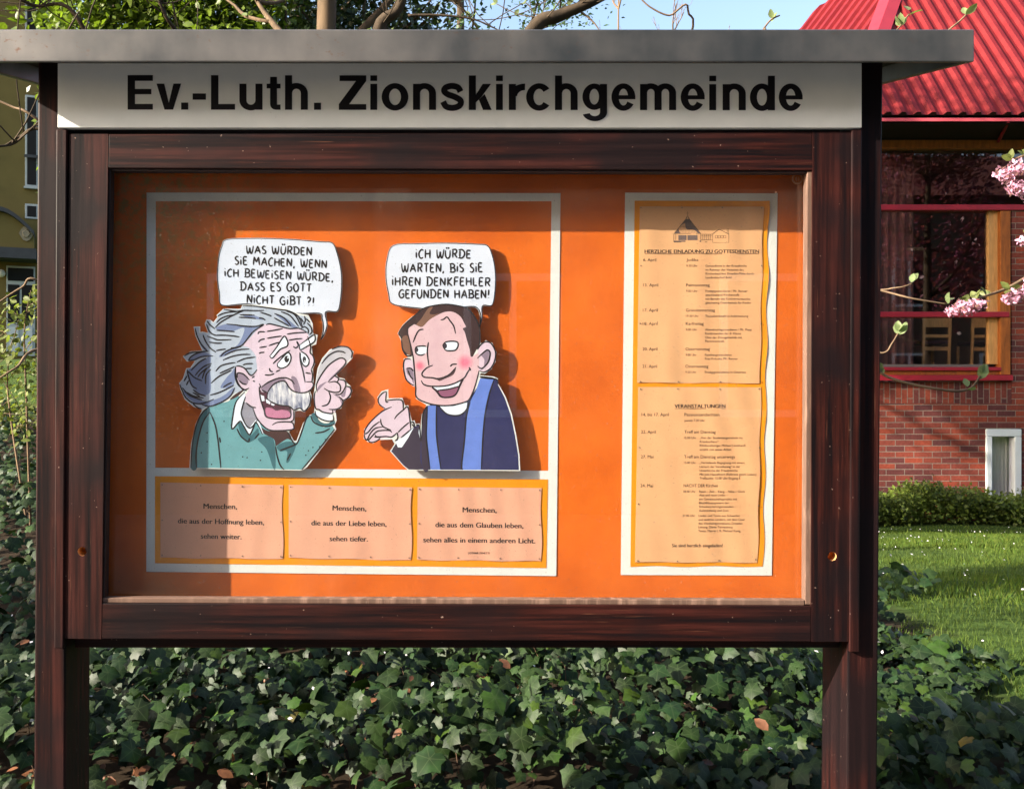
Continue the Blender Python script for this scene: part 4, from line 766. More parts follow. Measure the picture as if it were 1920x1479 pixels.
f = M.noise(9, 8); soil = M.ramp(f, [(.3, (.012, .008, .005)), (.7, (.045, .03, .018))])
turf = M.ramp(M.noise(14, 8), [(.3, (.025, .045, .008)), (.7, (.06, .10, .02))]); at = M.n('Attribute'); at.attribute_name = 'col'
pv = M.ramp(M.noise(60, 6), [(.3, (.10, .098, .095)), (.7, (.16, .157, .15))])
sx = M.n('SeparateColor'); M.l(at.outputs['Color'], sx.inputs[0])
c = M.mix(sx.outputs[0], soil, turf); c = M.mix(sx.outputs[1], c, pv); M.l(c, M.b.inputs['Base Color']); M.bump(f, .6, .02)
def ivy_edge_x(y): return 1.40 + (y - 2.3) * .31 + np.clip((2.42 - y) * 3, 0, .8)
def ivy_far(x): return np.interp(x, [-6, -2.5, -1.2, 0, 3], [8.8, 8.0, 5.4, 5.0, 5.2])
lawn = ((X > ivy_edge_x(Y)) & (Y > 1.2)) | (Y > ivy_far(X)); pave = (Y < 1.2)
cl = np.stack([lawn * 1., pave * 1., X * 0, X * 0 + 1], -1).reshape(-1, 4)
tag(np_mesh('ground', V, Fq, M.m, col=cl, smooth=True), kind='structure')

# ------------------------------------------------------------------ scattered leaves
rng = np.random.default_rng(7)
def scatter(name, shape, cen, nrm, tip, size, colr, mt, parent=None, root=None, valpha=None, smooth=False):
    """shape: (verts k x 3, faces m x 3): x across, y along the tip, z along the normal"""
    SV, SF = shape; SV = np.asarray(SV, float); SF = np.asarray(SF)
    nrm = nrm / np.linalg.norm(nrm, axis=1, keepdims=True); tip = tip - nrm * (tip * nrm).sum(1, keepdims=True); tip /= np.linalg.norm(tip, axis=1, keepdims=True) + 1e-9
    sd = np.cross(tip, nrm); k = len(SV); n = len(cen)
    V = cen[:, None] + size[:, None, None] * (SV[None, :, 0:1] * sd[:, None] + SV[None, :, 1:2] * tip[:, None] + SV[None, :, 2:3] * nrm[:, None])
    Fq = (SF[None] + (np.arange(n) * k)[:, None, None]).reshape(-1, SF.shape[1])
    C = np.ones((n, k, 4)); C[:, :, :3] = colr[:, None]; C[:, :, 3] = 0 if valpha is None else np.asarray(valpha)[None]
    return np_mesh(name, V.reshape(-1, 3), Fq, mt, parent, root, C.reshape(-1, 4), smooth=smooth)
io = [(0, .04, 0), (.2, -.12, -.03), (.44, -.02, -.06), (.43, .22, -.03), (.58, .44, -.09), (.36, .58, -.02), (.2, .78, -.02), (0, 1, -.10), (-.2, .78, -.02), (-.36, .58, -.02), (-.58, .44, -.09), (-.43, .22, -.03), (-.44, -.02, -.06), (-.2, -.12, -.03)]
io += [(0, .32, .05)]
IVY = (io, [(14, i, (i + 1) % 14) for i in range(14)])
ivc = [1, 0, 1, 0, 1, 0, 0, 1, 0, 0, 1, 0, 1, 0, 1]
DIA = ([(0, 0, 0), (.32, .4, .06), (0, 1, -.03), (-.32, .4, .06)], [(0, 1, 2, 3)])
OVAL = ([(0, 0, 0), (.22, .2, .05), (.3, .5, .06), (.16, .82, .02), (0, 1, -.06), (-.16, .82, .02), (-.3, .5, .06), (-.22, .2, .05), (0, .5, 0)], [(8, i, (i + 1) % 8) for i in range(8)])
BLADE = ([(-.04, 0, 0), (.04, 0, 0), (.03, .55, .06), (-.03, .55, .06), (0, 1, .22)], [(0, 1, 2), (0, 2, 3), (3, 2, 4)])
MIVY = leafmat('ivy_leaf', (.0165, .034, .008), .4, .12, .5, .22, vein=(.05, .075, .03), scale=30)
# ivy bank (ground cover)
def ivy_points(n, x0, x1, y0, y1):
    x = rng.uniform(x0, x1, n); y = rng.uniform(y0, y1, n); wob = .12 * np.sin(y * 5) + .1 * np.sin(y * 11 + 1)
    ok = (x < ivy_edge_x(y) + wob) & (y < ivy_far(x) + .25 * np.sin(x * 4)); return x[ok], y[ok]
pts = [ivy_points(17000, -2.6, 3.0, 1.62, 3.2), ivy_points(9500, -4, 3.2, 3.2, 5.4), ivy_points(7500, -6, -1.6, 4.6, 9)]
x = np.concatenate([p[0] for p in pts]); y = np.concatenate([p[1] for p in pts]); n = len(x)
edge = np.clip((ivy_edge_x(y) - x) / .6, .3, 1); lift = rng.beta(1.7, 1.3, n) * .17 * edge; bumpy = edge * .05 * np.sin(x * 5 + 1.3 * np.sin(y * 4)) + .04 * np.sin(y * 7 + x * 2)
cen = np.stack([x, y, gh(x, y) + lift + bumpy + .02], 1)
nrm = np.stack([rng.normal(-.05, .5, n), rng.normal(-.5, .45, n), np.full(n, .7)], 1)
ang = rng.normal(0, .9, n); tip = np.stack([np.sin(ang), -np.cos(ang), np.full(n, -.25)], 1)
size = rng.lognormal(math.log(.035), .34, n).clip(.016, .064)
colr = np.ones((n, 3)) * rng.uniform(.55, 1.25, n)[:, None]; yng = rng.random(n) < .13; colr[yng] *= (1.9, 1.7, .9); bl = rng.random(n) < .3; colr[bl] *= (.75, .92, 1.05); old = rng.random(n) < .004; colr[old] *= (6, 2.0, .7)
o = scatter('ivy', IVY, cen, nrm, tip, size, colr, MIVY, valpha=ivc, smooth=True); tag(o, 'dark green ivy covering the bank under and behind the notice board', 'ivy', kind='stuff')
# ivy runners and leaf stalks
b = MB()
for k in range(240):
    i = rng.integers(0, 5000 if k < 170 else n); p = Vector(cen[i]); q = p + Vector((rng.normal(0, .035), rng.normal(-.01, .03), -rng.uniform(.05, .12))); b.tube([q, (q + p) / 2 + Vector((.008, 0, .01)), p], .0011, 4)
for k in range(30):
    px_, py_ = rng.uniform(-1.6, .7), rng.uniform(1.9, 3.4); a = rng.uniform(0, 6.3); L = []
    for j in range(7): L.append((px_, py_, float(gh(px_, py_)) + .03 + rng.uniform(0, .06))); a += rng.normal(0, .4); px_ += .07 * math.cos(a); py_ += .07 * math.sin(a)
    b.tube(spline3(L, 3), .0018, 5)
o = b.build('ivy_stems', pmat('ivy_stem', (84, 62, 46), .8, .3, 50)); tag(o, 'thin brown runners and stalks threading through the ivy bank', 'ivy', kind='stuff')
# dead leaves and fallen petals
n = 380; x = rng.uniform(-2.2, 1.0, n); y = rng.uniform(1.8, 4.2, n); k = rng.random(n) < .5; x[k] = rng.normal(-.95, .3, k.sum()); y[k] = rng.normal(2.3, .3, k.sum())
cen = np.stack([x, y, gh(x, y) + rng.uniform(.03, .13, n)], 1); nrm = rng.normal(0, .5, (n, 3)) + (0, -.4, 1); tip = rng.normal(0, 1, (n, 3))
o = scatter('dead_leaves', OVAL, cen, nrm, tip, rng.uniform(.022, .05, n), np.ones((n, 3)) * rng.uniform(.5, 1.3, (n, 1)), leafmat('dead_leaf', (.16, .065, .03), .4, .15)); tag(o, 'dry brown leaves lying among the ivy', 'dead leaves', kind='stuff')
n = 170; x = rng.uniform(-1.5, 2.2, n); y = rng.uniform(1.9, 5, n)
cen = np.stack([x, y, gh(x, y) + rng.uniform(.12, .19, n)], 1); nrm = rng.normal(0, .4, (n, 3)) + (0, -.5, 1)
xl = rng.uniform(0, 1, 260); yl_ = rng.uniform(4.2, 11.5, 260); xl = ivy_edge_x(yl_) + .1 + xl * 4; cen = np.concatenate([cen, np.stack([xl, yl_, gh(xl, yl_) + .05], 1)]); nrm = np.concatenate([nrm, rng.normal(0, .4, (260, 3)) + (0, -.5, 1)]); n = len(cen)
sz = np.concatenate([rng.uniform(.008, .016, 170), rng.uniform(.010, .020, 260)])
o = scatter('fallen_petals', DIA, cen, nrm, rng.normal(0, 1, (n, 3)), sz, np.ones((n, 3)), leafmat('petal', (.75, .70, .74), .08, .3)); tag(o, 'pale petals fallen on the ivy and the lawn', 'petals', kind='stuff')
# lawn
def grass_pts(n, f):
    x, y = f(n); ok = ((x > ivy_edge_x(y) - .02 + .07 * np.sin(y * 9)) & (y < 12.2)) | (y > ivy_far(x) - .1); return x[ok], y[ok]
g1 = grass_pts(110000, lambda n: ((lambda y: (rng.uniform(.30, .78, n) * y + .3, y))(1.8 + 10.2 * rng.random(n) ** .8)))
g2 = grass_pts(26000, lambda n: (rng.uniform(-7.2, -2.4, n), rng.uniform(7.6, 14, n)))
g3 = grass_pts(34000, lambda n: (rng.uniform(-3.5, 5.5, n), rng.uniform(4.8, 12.2, n)))
x = np.concatenate([g1[0], g2[0], g3[0]]); y = np.concatenate([g1[1], g2[1], g3[1]]); n = len(x); cl = .5 + .5 * np.sin(x * 3 + np.sin(y * 2.3) * 1.5) * np.sin(y * 2.7 + x)
cen = np.stack([x, y, gh(x, y) - .005], 1); nrm = np.stack([rng.normal(0, 1, n), rng.normal(-1, .6, n), np.full(n, .15)], 1); tip = np.stack([rng.normal(0, .35, n), rng.normal(0, .35, n), np.ones(n)], 1)
sz = rng.uniform(.016, .034, n) * (.8 + .6 * cl); lng = rng.random(n) < .02; sz[lng] *= 1.9
colr = np.stack([.75 + .6 * cl * rng.random(n), .85 + .35 * cl, .7 + .2 * rng.random(n)], 1) * rng.uniform(.7, 1.2, (n, 1))
SB = np.array(BLADE[0]); SB[:, 0] *= 1.35
o = scatter('lawn_grass', (SB, BLADE[1]), cen, nrm, tip, sz, colr, leafmat('grass_blade', (.088, .118, .024), .2, .35, .6, .25, scale=5)); tag(o, 'short green lawn grass beside the ivy and in front of the hedge', 'grass', kind='stuff')

# ------------------------------------------------------------------ trees and shrubs
BARK = pmat('bark', (70, 59, 47), .9, .45, 22, .2, bump=.8, vec=(1, 1, .35)); BARKL = pmat('tan_bark', (88, 72, 54), .85, .4, 18, .25, bump=.6, vec=(1, 1, .3)); TWIG = pmat('twig_bark', (112, 92, 72), .8, .3, 30, .2)
def branches(r, base, top, R0, spread, n_limb, levels, droop=.0, thin=1.0):
    trunk = spline3([base, base.lerp(top, .35) + Vector((r.uniform(-.1, .1), r.uniform(-.1, .1), 0)) * spread * .3, base.lerp(top, .7) + Vector((r.uniform(-.1, .1), r.uniform(-.1, .1), 0)) * spread * .4, top], 5)
    out = [(trunk, [R0 * (1 - .8 * i / (len(trunk) - 1)) for i in range(len(trunk))], 0)]; tips = []
    def grow(p, d, L, rad, lv):
        pts = [p]; dd = d.normalized()
        for k in range(4):
            dd = (dd + Vector((r.gauss(0, .2), r.gauss(0, .2), r.gauss(.05 - droop, .15)))).normalized(); pts.append(pts[-1] + dd * L / 4)
        out.append((spline3(pts, 2), None, lv)); ln = out[-1][0]; out[-1] = (ln, [max(.0015 * thin, rad * (1 - .75 * i / (len(ln) - 1))) for i in range(len(ln))], lv)
        for q in pts[1:]: tips.append((q, dd, lv))
        if lv < levels:
            for k in range(r.randint(2, 4)):
                t = r.randint(1, 4); nd = (dd + Vector((r.gauss(0, .7), r.gauss(0, .7), r.gauss(.1, .5)))).normalized(); grow(pts[t], nd, L * r.uniform(.45, .7), rad * .5, lv + 1)
    for k in range(n_limb):
        t = r.uniform(.3, .98); p = trunk[int(t * (len(trunk) - 1))]; a = 2.4 * k + r.uniform(-.4, .4)
        grow(p, Vector((math.cos(a), math.sin(a), r.uniform(.1, .8))), spread * r.uniform(.6, 1) * (1.15 - .5 * t), R0 * .38, 1)
    return out, tips
def tree(name, label, cat, px, Y, top_z, R0, spread, n_limb, levels, leaf=None, nleaf=0, lsize=(.05, .09), shape=DIA, mt=None, bark=None, seed=1, group=None, clump=.22, droop=0, lean=(0, 0), thin=1.0, sides=6, cols=((.7, 1.25), None), X=None):
    r = random.Random(seed); g = np.random.default_rng(seed); x0 = HB(px, Y) if X is None else X
    base = Vector((x0, Y, float(gh(x0, Y)) - .05)); root = empty(name, base, label, cat, group)
    ls, tips = branches(r, base, Vector((x0 + lean[0], Y + lean[1], top_z)), R0, spread, n_limb, levels, droop, thin)
    b = MB(); b.tube(ls[0][0], ls[0][1], 10); b.build('trunk', bark or BARK, root, root, True)
    b = MB()
    for p, rr, lv in ls[1:]: b.tube(p, rr, sides if lv < 2 else 4)
    b.build('branches', bark or BARK, root, root, True)
    if nleaf:
        T = np.array([t[0] for t in tips if t[2] >= max(1, levels - 1)]); D = np.array([t[1] for t in tips if t[2] >= max(1, levels - 1)])
        i = g.integers(0, len(T), nleaf); dens = g.random(len(T)); i = i[g.random(nleaf) < (.25 + dens[i])]
        n = len(i); cen = T[i] + g.normal(0, clump, (n, 3)); nrm = g.normal(0, .6, (n, 3)) + (-.15, -.25, .8); tp = D[i] + g.normal(0, .7, (n, 3))
        tone = g.uniform(.65, 1.25, len(T))[i] * g.uniform(*cols[0], n); colr = np.ones((n, 3)) * tone[:, None]
        if cols[1] is not None: k = g.random(n) < .3; colr[k] *= cols[1]
        scatter('crown', shape, cen, nrm, tp, g.uniform(*lsize, n), colr, mt, root, root)
    return root
L_EV = leafmat('evergreen_leaf', (.13, .185, .022), .3, .4, .4, .4); L_DK = leafmat('dark_leaf', (.03, .055, .014), .3, .2, .4, .45); L_PINE = leafmat('feathery_leaf', (.055, .105, .04), .3, .3)
L_SPR = leafmat('spring_leaf', (.16, .19, .045), .25, .4); L_PLUM = leafmat('plum_leaf', (.20, .05, .10), .35, .5, .4, .5); L_MAG = leafmat('magnolia_leaf', (.20, .25, .11), .2, .4, .5, .3, scale=60); BLOS = leafmat('cherry_blossom', (.64, .35, .51), .14, .35, .6, .2, scale=60)
tree('evergreen_tree', 'bushy bright green evergreen above the left half of the board roof', 'tree', 190, 8.7, 10.5, .14, 2.6, 24, 2, nleaf=40000, lsize=(.06, .12), shape=OVAL, mt=L_EV, seed=11, group='trees behind the notice board', clump=.24)
tree('evergreen_tree', 'dark dense evergreen behind the tan tree trunk', 'tree', 560, 12.5, 9.6, .14, 2.5, 22, 2, nleaf=36000, lsize=(.07, .13), shape=DIA, mt=L_DK, seed=12, group='trees behind the notice board', clump=.26)
tree('feathery_tree', 'tall airy tree with blue-green tufts against the sky, right of the tan trunk', 'tree', 860, 17, 11.5, .16, 3.0, 18, 3, nleaf=17000, lsize=(.06, .12), mt=L_PINE, seed=14, group='trees behind the notice board', clump=.22)
tree('tan_tree', 'tree with smooth tan trunk rising straight behind the board roof', 'tree', 618, 5.2, 7.2, .085, 1.6, 9, 2, nleaf=350, lsize=(.03, .06), shape=OVAL, mt=L_MAG, bark=BARKL, seed=21, clump=.03)
for k, (px, Y, tz) in enumerate(((1160, 42, 21.5), (1262, 46, 22), (1330, 50, 22.5))):
    tree('bare_tree', ('thin leafless tree far off beside the feathery tree crown', 'thin leafless tree far off, between two other leafless ones', 'thin leafless tree far off, nearest to the red roof')[k], 'tree', px, Y, tz - k * 1.2, .12, 2.6, 15, 3, seed=31 + k, group='far leafless trees', droop=-.35, thin=6, bark=TWIG)
# several-stemmed magnolia behind the board: stems laid through the points where they show
def px3(*a): return [P(x, y, Y) for x, y, Y in a]
x0 = HB(700, 3.6); base = Vector((x0, 3.6, float(gh(x0, 3.6)) - .05)); mag = empty('magnolia_tree', base, 'many-stemmed magnolia with opening leaf buds, twigs showing around the board', 'tree')
stems = [([(700, 1200, 3.6), (700, 600, 3.7), (706, 160, 3.8), (712, 52, 3.8), (745, 20, 3.8), (765, -30, 3.8), (800, -120, 3.9)], .042), ([(760, 1180, 3.6), (800, 700, 3.5), (900, 250, 3.4), (995, 62, 3.4), (1050, 30, 3.4), (1115, 2, 3.4), (1230, -60, 3.4)], .044),
 ([(640, 1180, 3.5), (500, 500, 3.2), (360, 120, 3.1), (310, 30, 3.0), (285, -40, 3.0)], .012), ([(620, 1150, 3.4), (300, 500, 3.0), (160, 60, 2.8), (60, 10, 2.8), (-40, -30, 2.7)], .010), ([(600, 1150, 3.3), (250, 420, 2.6), (90, 250, 2.4), (20, 272, 2.4), (-60, 280, 2.3)], .0075), ([(600, 1150, 3.3), (280, 400, 2.7), (80, 232, 2.5), (20, 200, 2.5), (-40, 175, 2.5)], .0048),
 ([(820, 1150, 3.4), (1250, 700, 2.6), (1560, 640, 2.2), (1660, 705, 2.15), (1760, 730, 2.1), (1815, 731, 2.1), (1838, 705, 2.1)], .0042), ([(820, 1150, 3.4), (1300, 560, 2.6), (1560, 525, 2.3), (1650, 545, 2.25), (1710, 560, 2.2), (1775, 571, 2.2)], .0035), ([(830, 1150, 3.4), (1350, 720, 2.6), (1600, 660, 2.3), (1656, 662, 2.25), (1672, 645, 2.25), (1684, 625, 2.25)], .003), ([(820, 1150, 3.4), (1300, 500, 2.8), (1600, 540, 2.5), (1680, 540, 2.4), (1710, 532, 2.4)], .0026),
 ([(880, 1100, 3.3), (1200, 350, 2.6), (1410, 90, 2.3), (1432, 55, 2.3), (1446, 38, 2.3), (1462, 30, 2.3)], .0035), ([(880, 1100, 3.3), (1350, 400, 2.5), (1640, 130, 2.1), (1672, 70, 2.0), (1688, 50, 2.0), (1704, 28, 2.0)], .003), ([(880, 1100, 3.3), (1380, 380, 2.5), (1700, 120, 2.1), (1775, 60, 2.0), (1798, 42, 2.0), (1812, 28, 2.0)], .003), ([(880, 1100, 3.3), (1250, 200, 2.8), (1290, 20, 2.7), (1255, 30, 2.7), (1220, 15, 2.7), (1198, -5, 2.7)], .004),
 ([(1050, 30, 3.4), (1080, 20, 3.4), (1110, 40, 3.4), (1125, 60, 3.4)], .006), ([(765, 30, 3.8), (830, 30, 3.8), (890, 38, 3.8), (940, 60, 3.8)], .007), ([(600, 1150, 3.3), (300, 700, 2.5), (90, 655, 2.2), (30, 690, 2.1), (-10, 715, 2.1)], .006), ([(600, 1150, 3.3), (260, 640, 2.5), (80, 530, 2.3), (40, 540, 2.3), (-20, 580, 2.3)], .004)]
rr = random.Random(5); tips = []
for pts, r0 in stems:
    L = spline3(px3(*pts), 7); b = MB(); k = len(L); b.tube(L, [max(.0012, r0 * (1 - .72 * i / (k - 1))) if r0 > .005 else r0 * (1 - .45 * i / (k - 1)) for i in range(k)], 8 if r0 > .02 else 6)
    if r0 > .006:
        for j in range(16 if r0 > .009 else 8):
            i = rr.randint(int(k * .5), k - 2); q = [L[i]]; d = Vector((rr.gauss(0, 1), rr.gauss(0, .6), rr.gauss(.7, .5))).normalized()
            for s in range(4): d = (d + Vector((rr.gauss(0, .25), rr.gauss(0, .25), .12))).normalized(); q.append(q[-1] + d * rr.uniform(.06, .13))
            b.tube(spline3(q, 2), .0022, 4); tips += [(q[-1], d), (q[2], d)]
    b.build('trunk' if r0 > .02 else 'branch', BARK if r0 > .006 else TWIG, mag, mag, True)
for a in ((1838, 700, 2.1), (1684, 622, 2.25), (1708, 530, 2.4), (1447, 36, 2.3), (1690, 48, 2.0), (1703, 30, 2.0), (1811, 28, 2.0), (1777, 570, 2.2), (1655, 702, 2.15), (1815, 731, 2.1)): tips.append((P(*a), Vector((.15, -.2, 1)).normalized()))
T = np.array([t[0] for t in tips]); D = np.array([t[1] for t in tips]); T = np.concatenate([T, T + rng.normal(0, .004, T.shape)]); D = np.concatenate([D + rng.normal(0, .25, D.shape), D + rng.normal(0, .3, D.shape)]); n = len(T)
scatter('crown', OVAL, T, rng.normal(0, .6, (n, 3)) + (-.4, -.6, .2), D, rng.uniform(.018, .034, n), rng.uniform(.75, 1.2, (n, 1)) * np.ones((n, 3)), L_MAG, mag, mag)
for a, tl, s in (((1838, 712, 2.1), (.3, -.1, 1), .04), ((1684, 628, 2.25), (-.1, -.1, 1), .038), ((1686, 628, 2.25), (.5, -.2, 1), .036), ((1688, 50, 2.0), (-.5, 0, 1), .02), ((1688, 50, 2.0), (.6, 0, .9), .024)):
    c = np.array([P(*a)]); scatter('leaf', OVAL, c, np.array([[-.5, -.8, .25]]), np.array([tl]), np.array([s]), np.ones((1, 3)) * 1.2, L_MAG, mag, mag)
# budding shrub at the left edge
def shrub(name, label, cat, X0, Y0, stems, mt, n_l, ls, seed, clump=.05, shape=OVAL, bark=TWIG):
    r = random.Random(seed); g = np.random.default_rng(seed); base = Vector((X0, Y0, float(gh(X0, Y0)) - .03)); root = empty(name, base, label, cat); b = MB(); pts = []
    for s in stems:
        L = spline3([base + Vector((r.gauss(0, .04), r.gauss(0, .04), 0))] + px3(*s), 6); k = len(L); b.tube(L, [.007 * (1 - .75 * i / (k - 1)) for i in range(k)], 5); pts += L[int(k * .3):]
        for j in range(7):
            i = r.randint(int(k * .3), k - 1); d = Vector((r.gauss(0, 1), r.gauss(0, 1), .6)).normalized(); e = L[i] + d * r.uniform(.1, .3); b.tube([L[i], (L[i] + e) / 2 + Vector((0, 0, .02)), e], .002, 4); pts += [e, (L[i] + e) / 2]
    b.build('stem', bark, root, root, True); T = np.array(pts); i = g.integers(0, len(T), n_l); cen = T[i] + g.normal(0, clump, (n_l, 3))
    scatter('foliage', shape, cen, g.normal(0, .6, (n_l, 3)) + (-.2, -.4, .7), g.normal(0, 1, (n_l, 3)), g.uniform(*ls, n_l), g.uniform(.7, 1.25, (n_l, 1)) * np.ones((n_l, 3)), mt, root, root); return root
shrub('budding_shrub', 'loose shrub with fresh yellow-green leaves left of the board post', 'shrub', HB(48, 4.6), 4.6, [[(50, 760, 4.6), (46, 620, 4.6), (58, 545, 4.6)], [(20, 780, 4.7), (15, 690, 4.7), (35, 600, 4.7)], [(75, 760, 4.6), (85, 650, 4.6), (70, 560, 4.6)], [(-20, 740, 4.6), (-50, 640, 4.6), (-60, 560, 4.6)]], L_SPR, 620, (.025, .05), 3, .035)
shrub('low_shrub', 'low yellow-green weeds at the ivy edge in the far left', 'shrub', HB(20, 7.4), 7.4, [[(10, 790, 7.4), (0, 760, 7.4)], [(40, 800, 7.4), (50, 770, 7.4)], [(-30, 790, 7.4), (-50, 760, 7.4)]], L_SPR, 420, (.03, .06), 4, .07)
# cherry tree: trunk just outside the frame, flowering twigs reaching in
x0 = 2.55; base = Vector((x0, 3.1, float(gh(x0, 3.1)) - .05)); ch = empty('cherry_tree', base, 'cherry tree with pink double blossom reaching in from the right edge', 'tree')
b = MB(); tr = [base, base + Vector((.05, 0, .8)), base + Vector((0, .05, 1.7)), base + Vector((.2, .2, 2.9)), base + Vector((.4, .3, 4))]; b.tube(spline3(tr, 5), [.09 * (1 - .03 * i) for i in range(21)], 10); b.build('trunk', BARK, ch, ch, True)
fl = []
for pts, bl in (([(1990, 470, 2.9), (1940, 510, 2.75), (1890, 540, 2.7), (1840, 558, 2.65), (1800, 572, 2.6)], [(1808, 578, 34, 2.6), (1835, 572, 22, 2.6), (1785, 584, 18, 2.6)]), ([(2000, 420, 2.8), (1960, 500, 2.7), (1915, 540, 2.65), (1890, 545, 2.65)], [(1905, 555, 30, 2.65), (1932, 535, 34, 2.65), (1890, 560, 18, 2.65)]), ([(2050, 250, 2.9), (1990, 270, 2.8), (1930, 290, 2.7), (1895, 300, 2.7)], [(1885, 328, 34, 2.7), (1912, 315, 34, 2.7), (1905, 352, 30, 2.7), (1935, 360, 40, 2.7)]), ([(2050, 350, 2.9), (1980, 400, 2.8), (1930, 440, 2.7)], [(1925, 452, 22, 2.7), (1950, 440, 40, 2.7)]), ([(2100, 100, 3), (2000, 180, 2.9), (1960, 250, 2.8)], [(1975, 260, 50, 2.8)])):
    L = spline3([Vector((x0 + .1, 3.1, P(0, pts[0][1] + 60, 3.1).z))] + px3(*pts), 5); b = MB(); b.tube(L, [.009 * (1 - .75 * i / (len(L) - 1)) for i in range(len(L))], 6); b.build('branch', TWIG, ch, ch, True); fl += bl
    e = L[-1]; n = 9; sc = L[-8:]; T = np.array([rr.choice(sc) for _ in range(n)]); scatter('foliage', OVAL, T, rng.normal(0, .5, (n, 3)) + (-.3, -.7, .3), rng.normal(0, .6, (n, 3)) + (-.5, 0, .6), rng.uniform(.018, .036, n), np.ones((n, 3)), leafmat('cherry_leaf', (.13, .15, .04), .25, .4), ch, ch)
for x, y, r_, Yd in fl:
    r_ *= .64; n = int(r_ * 7); rad = r_ * Yd / F; d = rng.normal(0, 1, (n, 3)); d /= np.linalg.norm(d, axis=1, keepdims=True); c = np.array(P(x, y, Yd)) + d * rad * rng.uniform(.3, 1, (n, 1)) * (1, 1, .75)
    scatter('blossom', OVAL, c, d + rng.normal(0, .5, (n, 3)), rng.normal(0, 1, (n, 3)), rng.uniform(.009, .016, n), rng.uniform(.75, 1.2, (n, 1)) * np.ones((n, 3)), BLOS, ch, ch)
# trees that stand outside the frame: purple plum mirrored in the hall windows, unseen tree added to shade the ivy
tree('plum_tree', 'purple-leaved plum tree on the lawn before the hall windows', 'tree', 0, 4.5, 8.5, .14, 2.6, 15, 2, nleaf=17000, lsize=(.09, .17), shape=DIA, mt=L_PLUM, seed=51, X=11.5, clump=.34)
tree('shade_tree', 'young unseen tree left of the notice board, added to shade the ivy', 'tree', 0, .72, 6.0, .05, .95, 14, 2, nleaf=5200, lsize=(.07, .13), shape=OVAL, mt=L_SPR, seed=55, X=-7.5, clump=.14)
# ------------------------------------------------------------------ church hall on the right
WY = 13.0
hall = empty('church_hall', P(1800, 990, WY), 'red brick church hall with steep corrugated red roof and wood-framed windows', 'hall')
def hp(mb, name, mt, parent=None, **k): return mb.build(name, mt, parent or hall, hall, **k)
def brickmat(name, rot=False, ax='X'):
    M = NT(name).set(.85, .2); sp = M.n('SeparateXYZ'); M.l(M.tc.outputs['Object'], sp.inputs[0]); cb = M.n('CombineXYZ')
    M.l(sp.outputs['Z' if rot else ax], cb.inputs[0]); M.l(sp.outputs[ax if rot else 'Z'], cb.inputs[1])
    br = M.n('TexBrick'); br.offset = .5; br.inputs['Scale'].default_value = 1; br.inputs['Brick Width'].default_value = .265; br.inputs['Row Height'].default_value = .084; br.inputs['Mortar Size'].default_value = .006; br.inputs['Mortar Smooth'].default_value = .2; br.inputs['Bias'].default_value = -.1
    br.inputs['Color1'].default_value = (.30, .062, .034, 1); br.inputs['Color2'].default_value = (.085, .034, .038, 1); br.inputs['Mortar'].default_value = (.24, .185, .15, 1)
    M.l(cb.outputs[0], br.inputs[0]); c = M.mix(.5, br.outputs[0], M.ramp(M.noise(30, 5), [(.3, (.5, .5, .5)), (.7, (1.2, 1.2, 1.2))]), 'MULTIPLY'); c = M.mix(.8, c, M.ramp(M.noise(1.3, 6), [(.3, (.45, .43, .44)), (.7, (1.05, 1.0, 1.0))]), 'MULTIPLY'); M.l(c, M.b.inputs['Base Color'])
    iv = M.n('Math', operation='SUBTRACT'); iv.inputs[0].default_value = 1; M.l(br.outputs['Fac'], iv.inputs[1]); M.bump(iv.outputs[0], .6, .006); return M.m
BRK, BRS = brickmat('red_brick'), brickmat('soldier_brick', True)
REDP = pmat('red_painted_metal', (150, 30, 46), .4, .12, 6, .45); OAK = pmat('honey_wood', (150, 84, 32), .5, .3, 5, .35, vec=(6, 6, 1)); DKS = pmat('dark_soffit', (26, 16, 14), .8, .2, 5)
XR = 2250
b = MB()
for x0, y0, x1, y1 in ((1380, 757, 1849, 1010), (1917, 757, XR, 1010), (1849, 757, 1917, 804), (1849, 946, 1917, 1010), (1897, 396, XR, 757)): b.rect(x0, y0, x1, y1, WY, WY + .32)
b.rect(1380, 757, 1384, 200, WY, WY + .32)
hp(b, 'wall', BRK)
b = MB(); b.rect(1380, 717, 1896.5, 756.6, WY - .002, WY + .30); hp(b, 'soldier_course', BRS)
# side and rear walls of the room, floor, ceiling
xL, xRr = HB(1384, WY), HB(XR, WY); zf, zc = zat(722, WY), zat(236, WY)
b = MB(); b.box(xL, xRr, WY + .33, 21, zf - .2, zf); hp(b, 'floor', pmat('hall_floor', (90, 60, 44), .5, .2, 2))
b = MB(); b.box(xL, xRr, WY - .1, 21, zc + .13, zc + .33); hp(b, 'ceiling', pmat('hall_ceiling', (150, 130, 112), .8, .1, 2))
IN = pmat('hall_inner_wall', (160, 130, 112), .8, .1, 2)
YBW = 21.0; zo0, zo1 = zat(497, YBW), zat(450, YBW); xo0, xo1 = HB(1716, YBW), HB(1866, YBW); b = MB()
b.box(xL - .2, xo0, YBW, YBW + .2, zf - .2, zc + .3); b.box(xo1, xRr, YBW, YBW + .2, zf - .2, zc + .3); b.box(xo0, xo1, YBW, YBW + .2, zf - .2, zo0); b.box(xo0, xo1, YBW, YBW + .2, zo1, zc + .3)
xm = HB(1775, YBW); b.box(xm, xm + .5, YBW + .03, YBW + .17, zo0, zo1)
b.box(xL - .2, xL, WY + .33, YBW, zf - .2, zc + .3); b.box(xRr, xRr + .2, WY + .33, YBW, zf - .2, zc + .3); hp(b, 'inner_wall', IN)
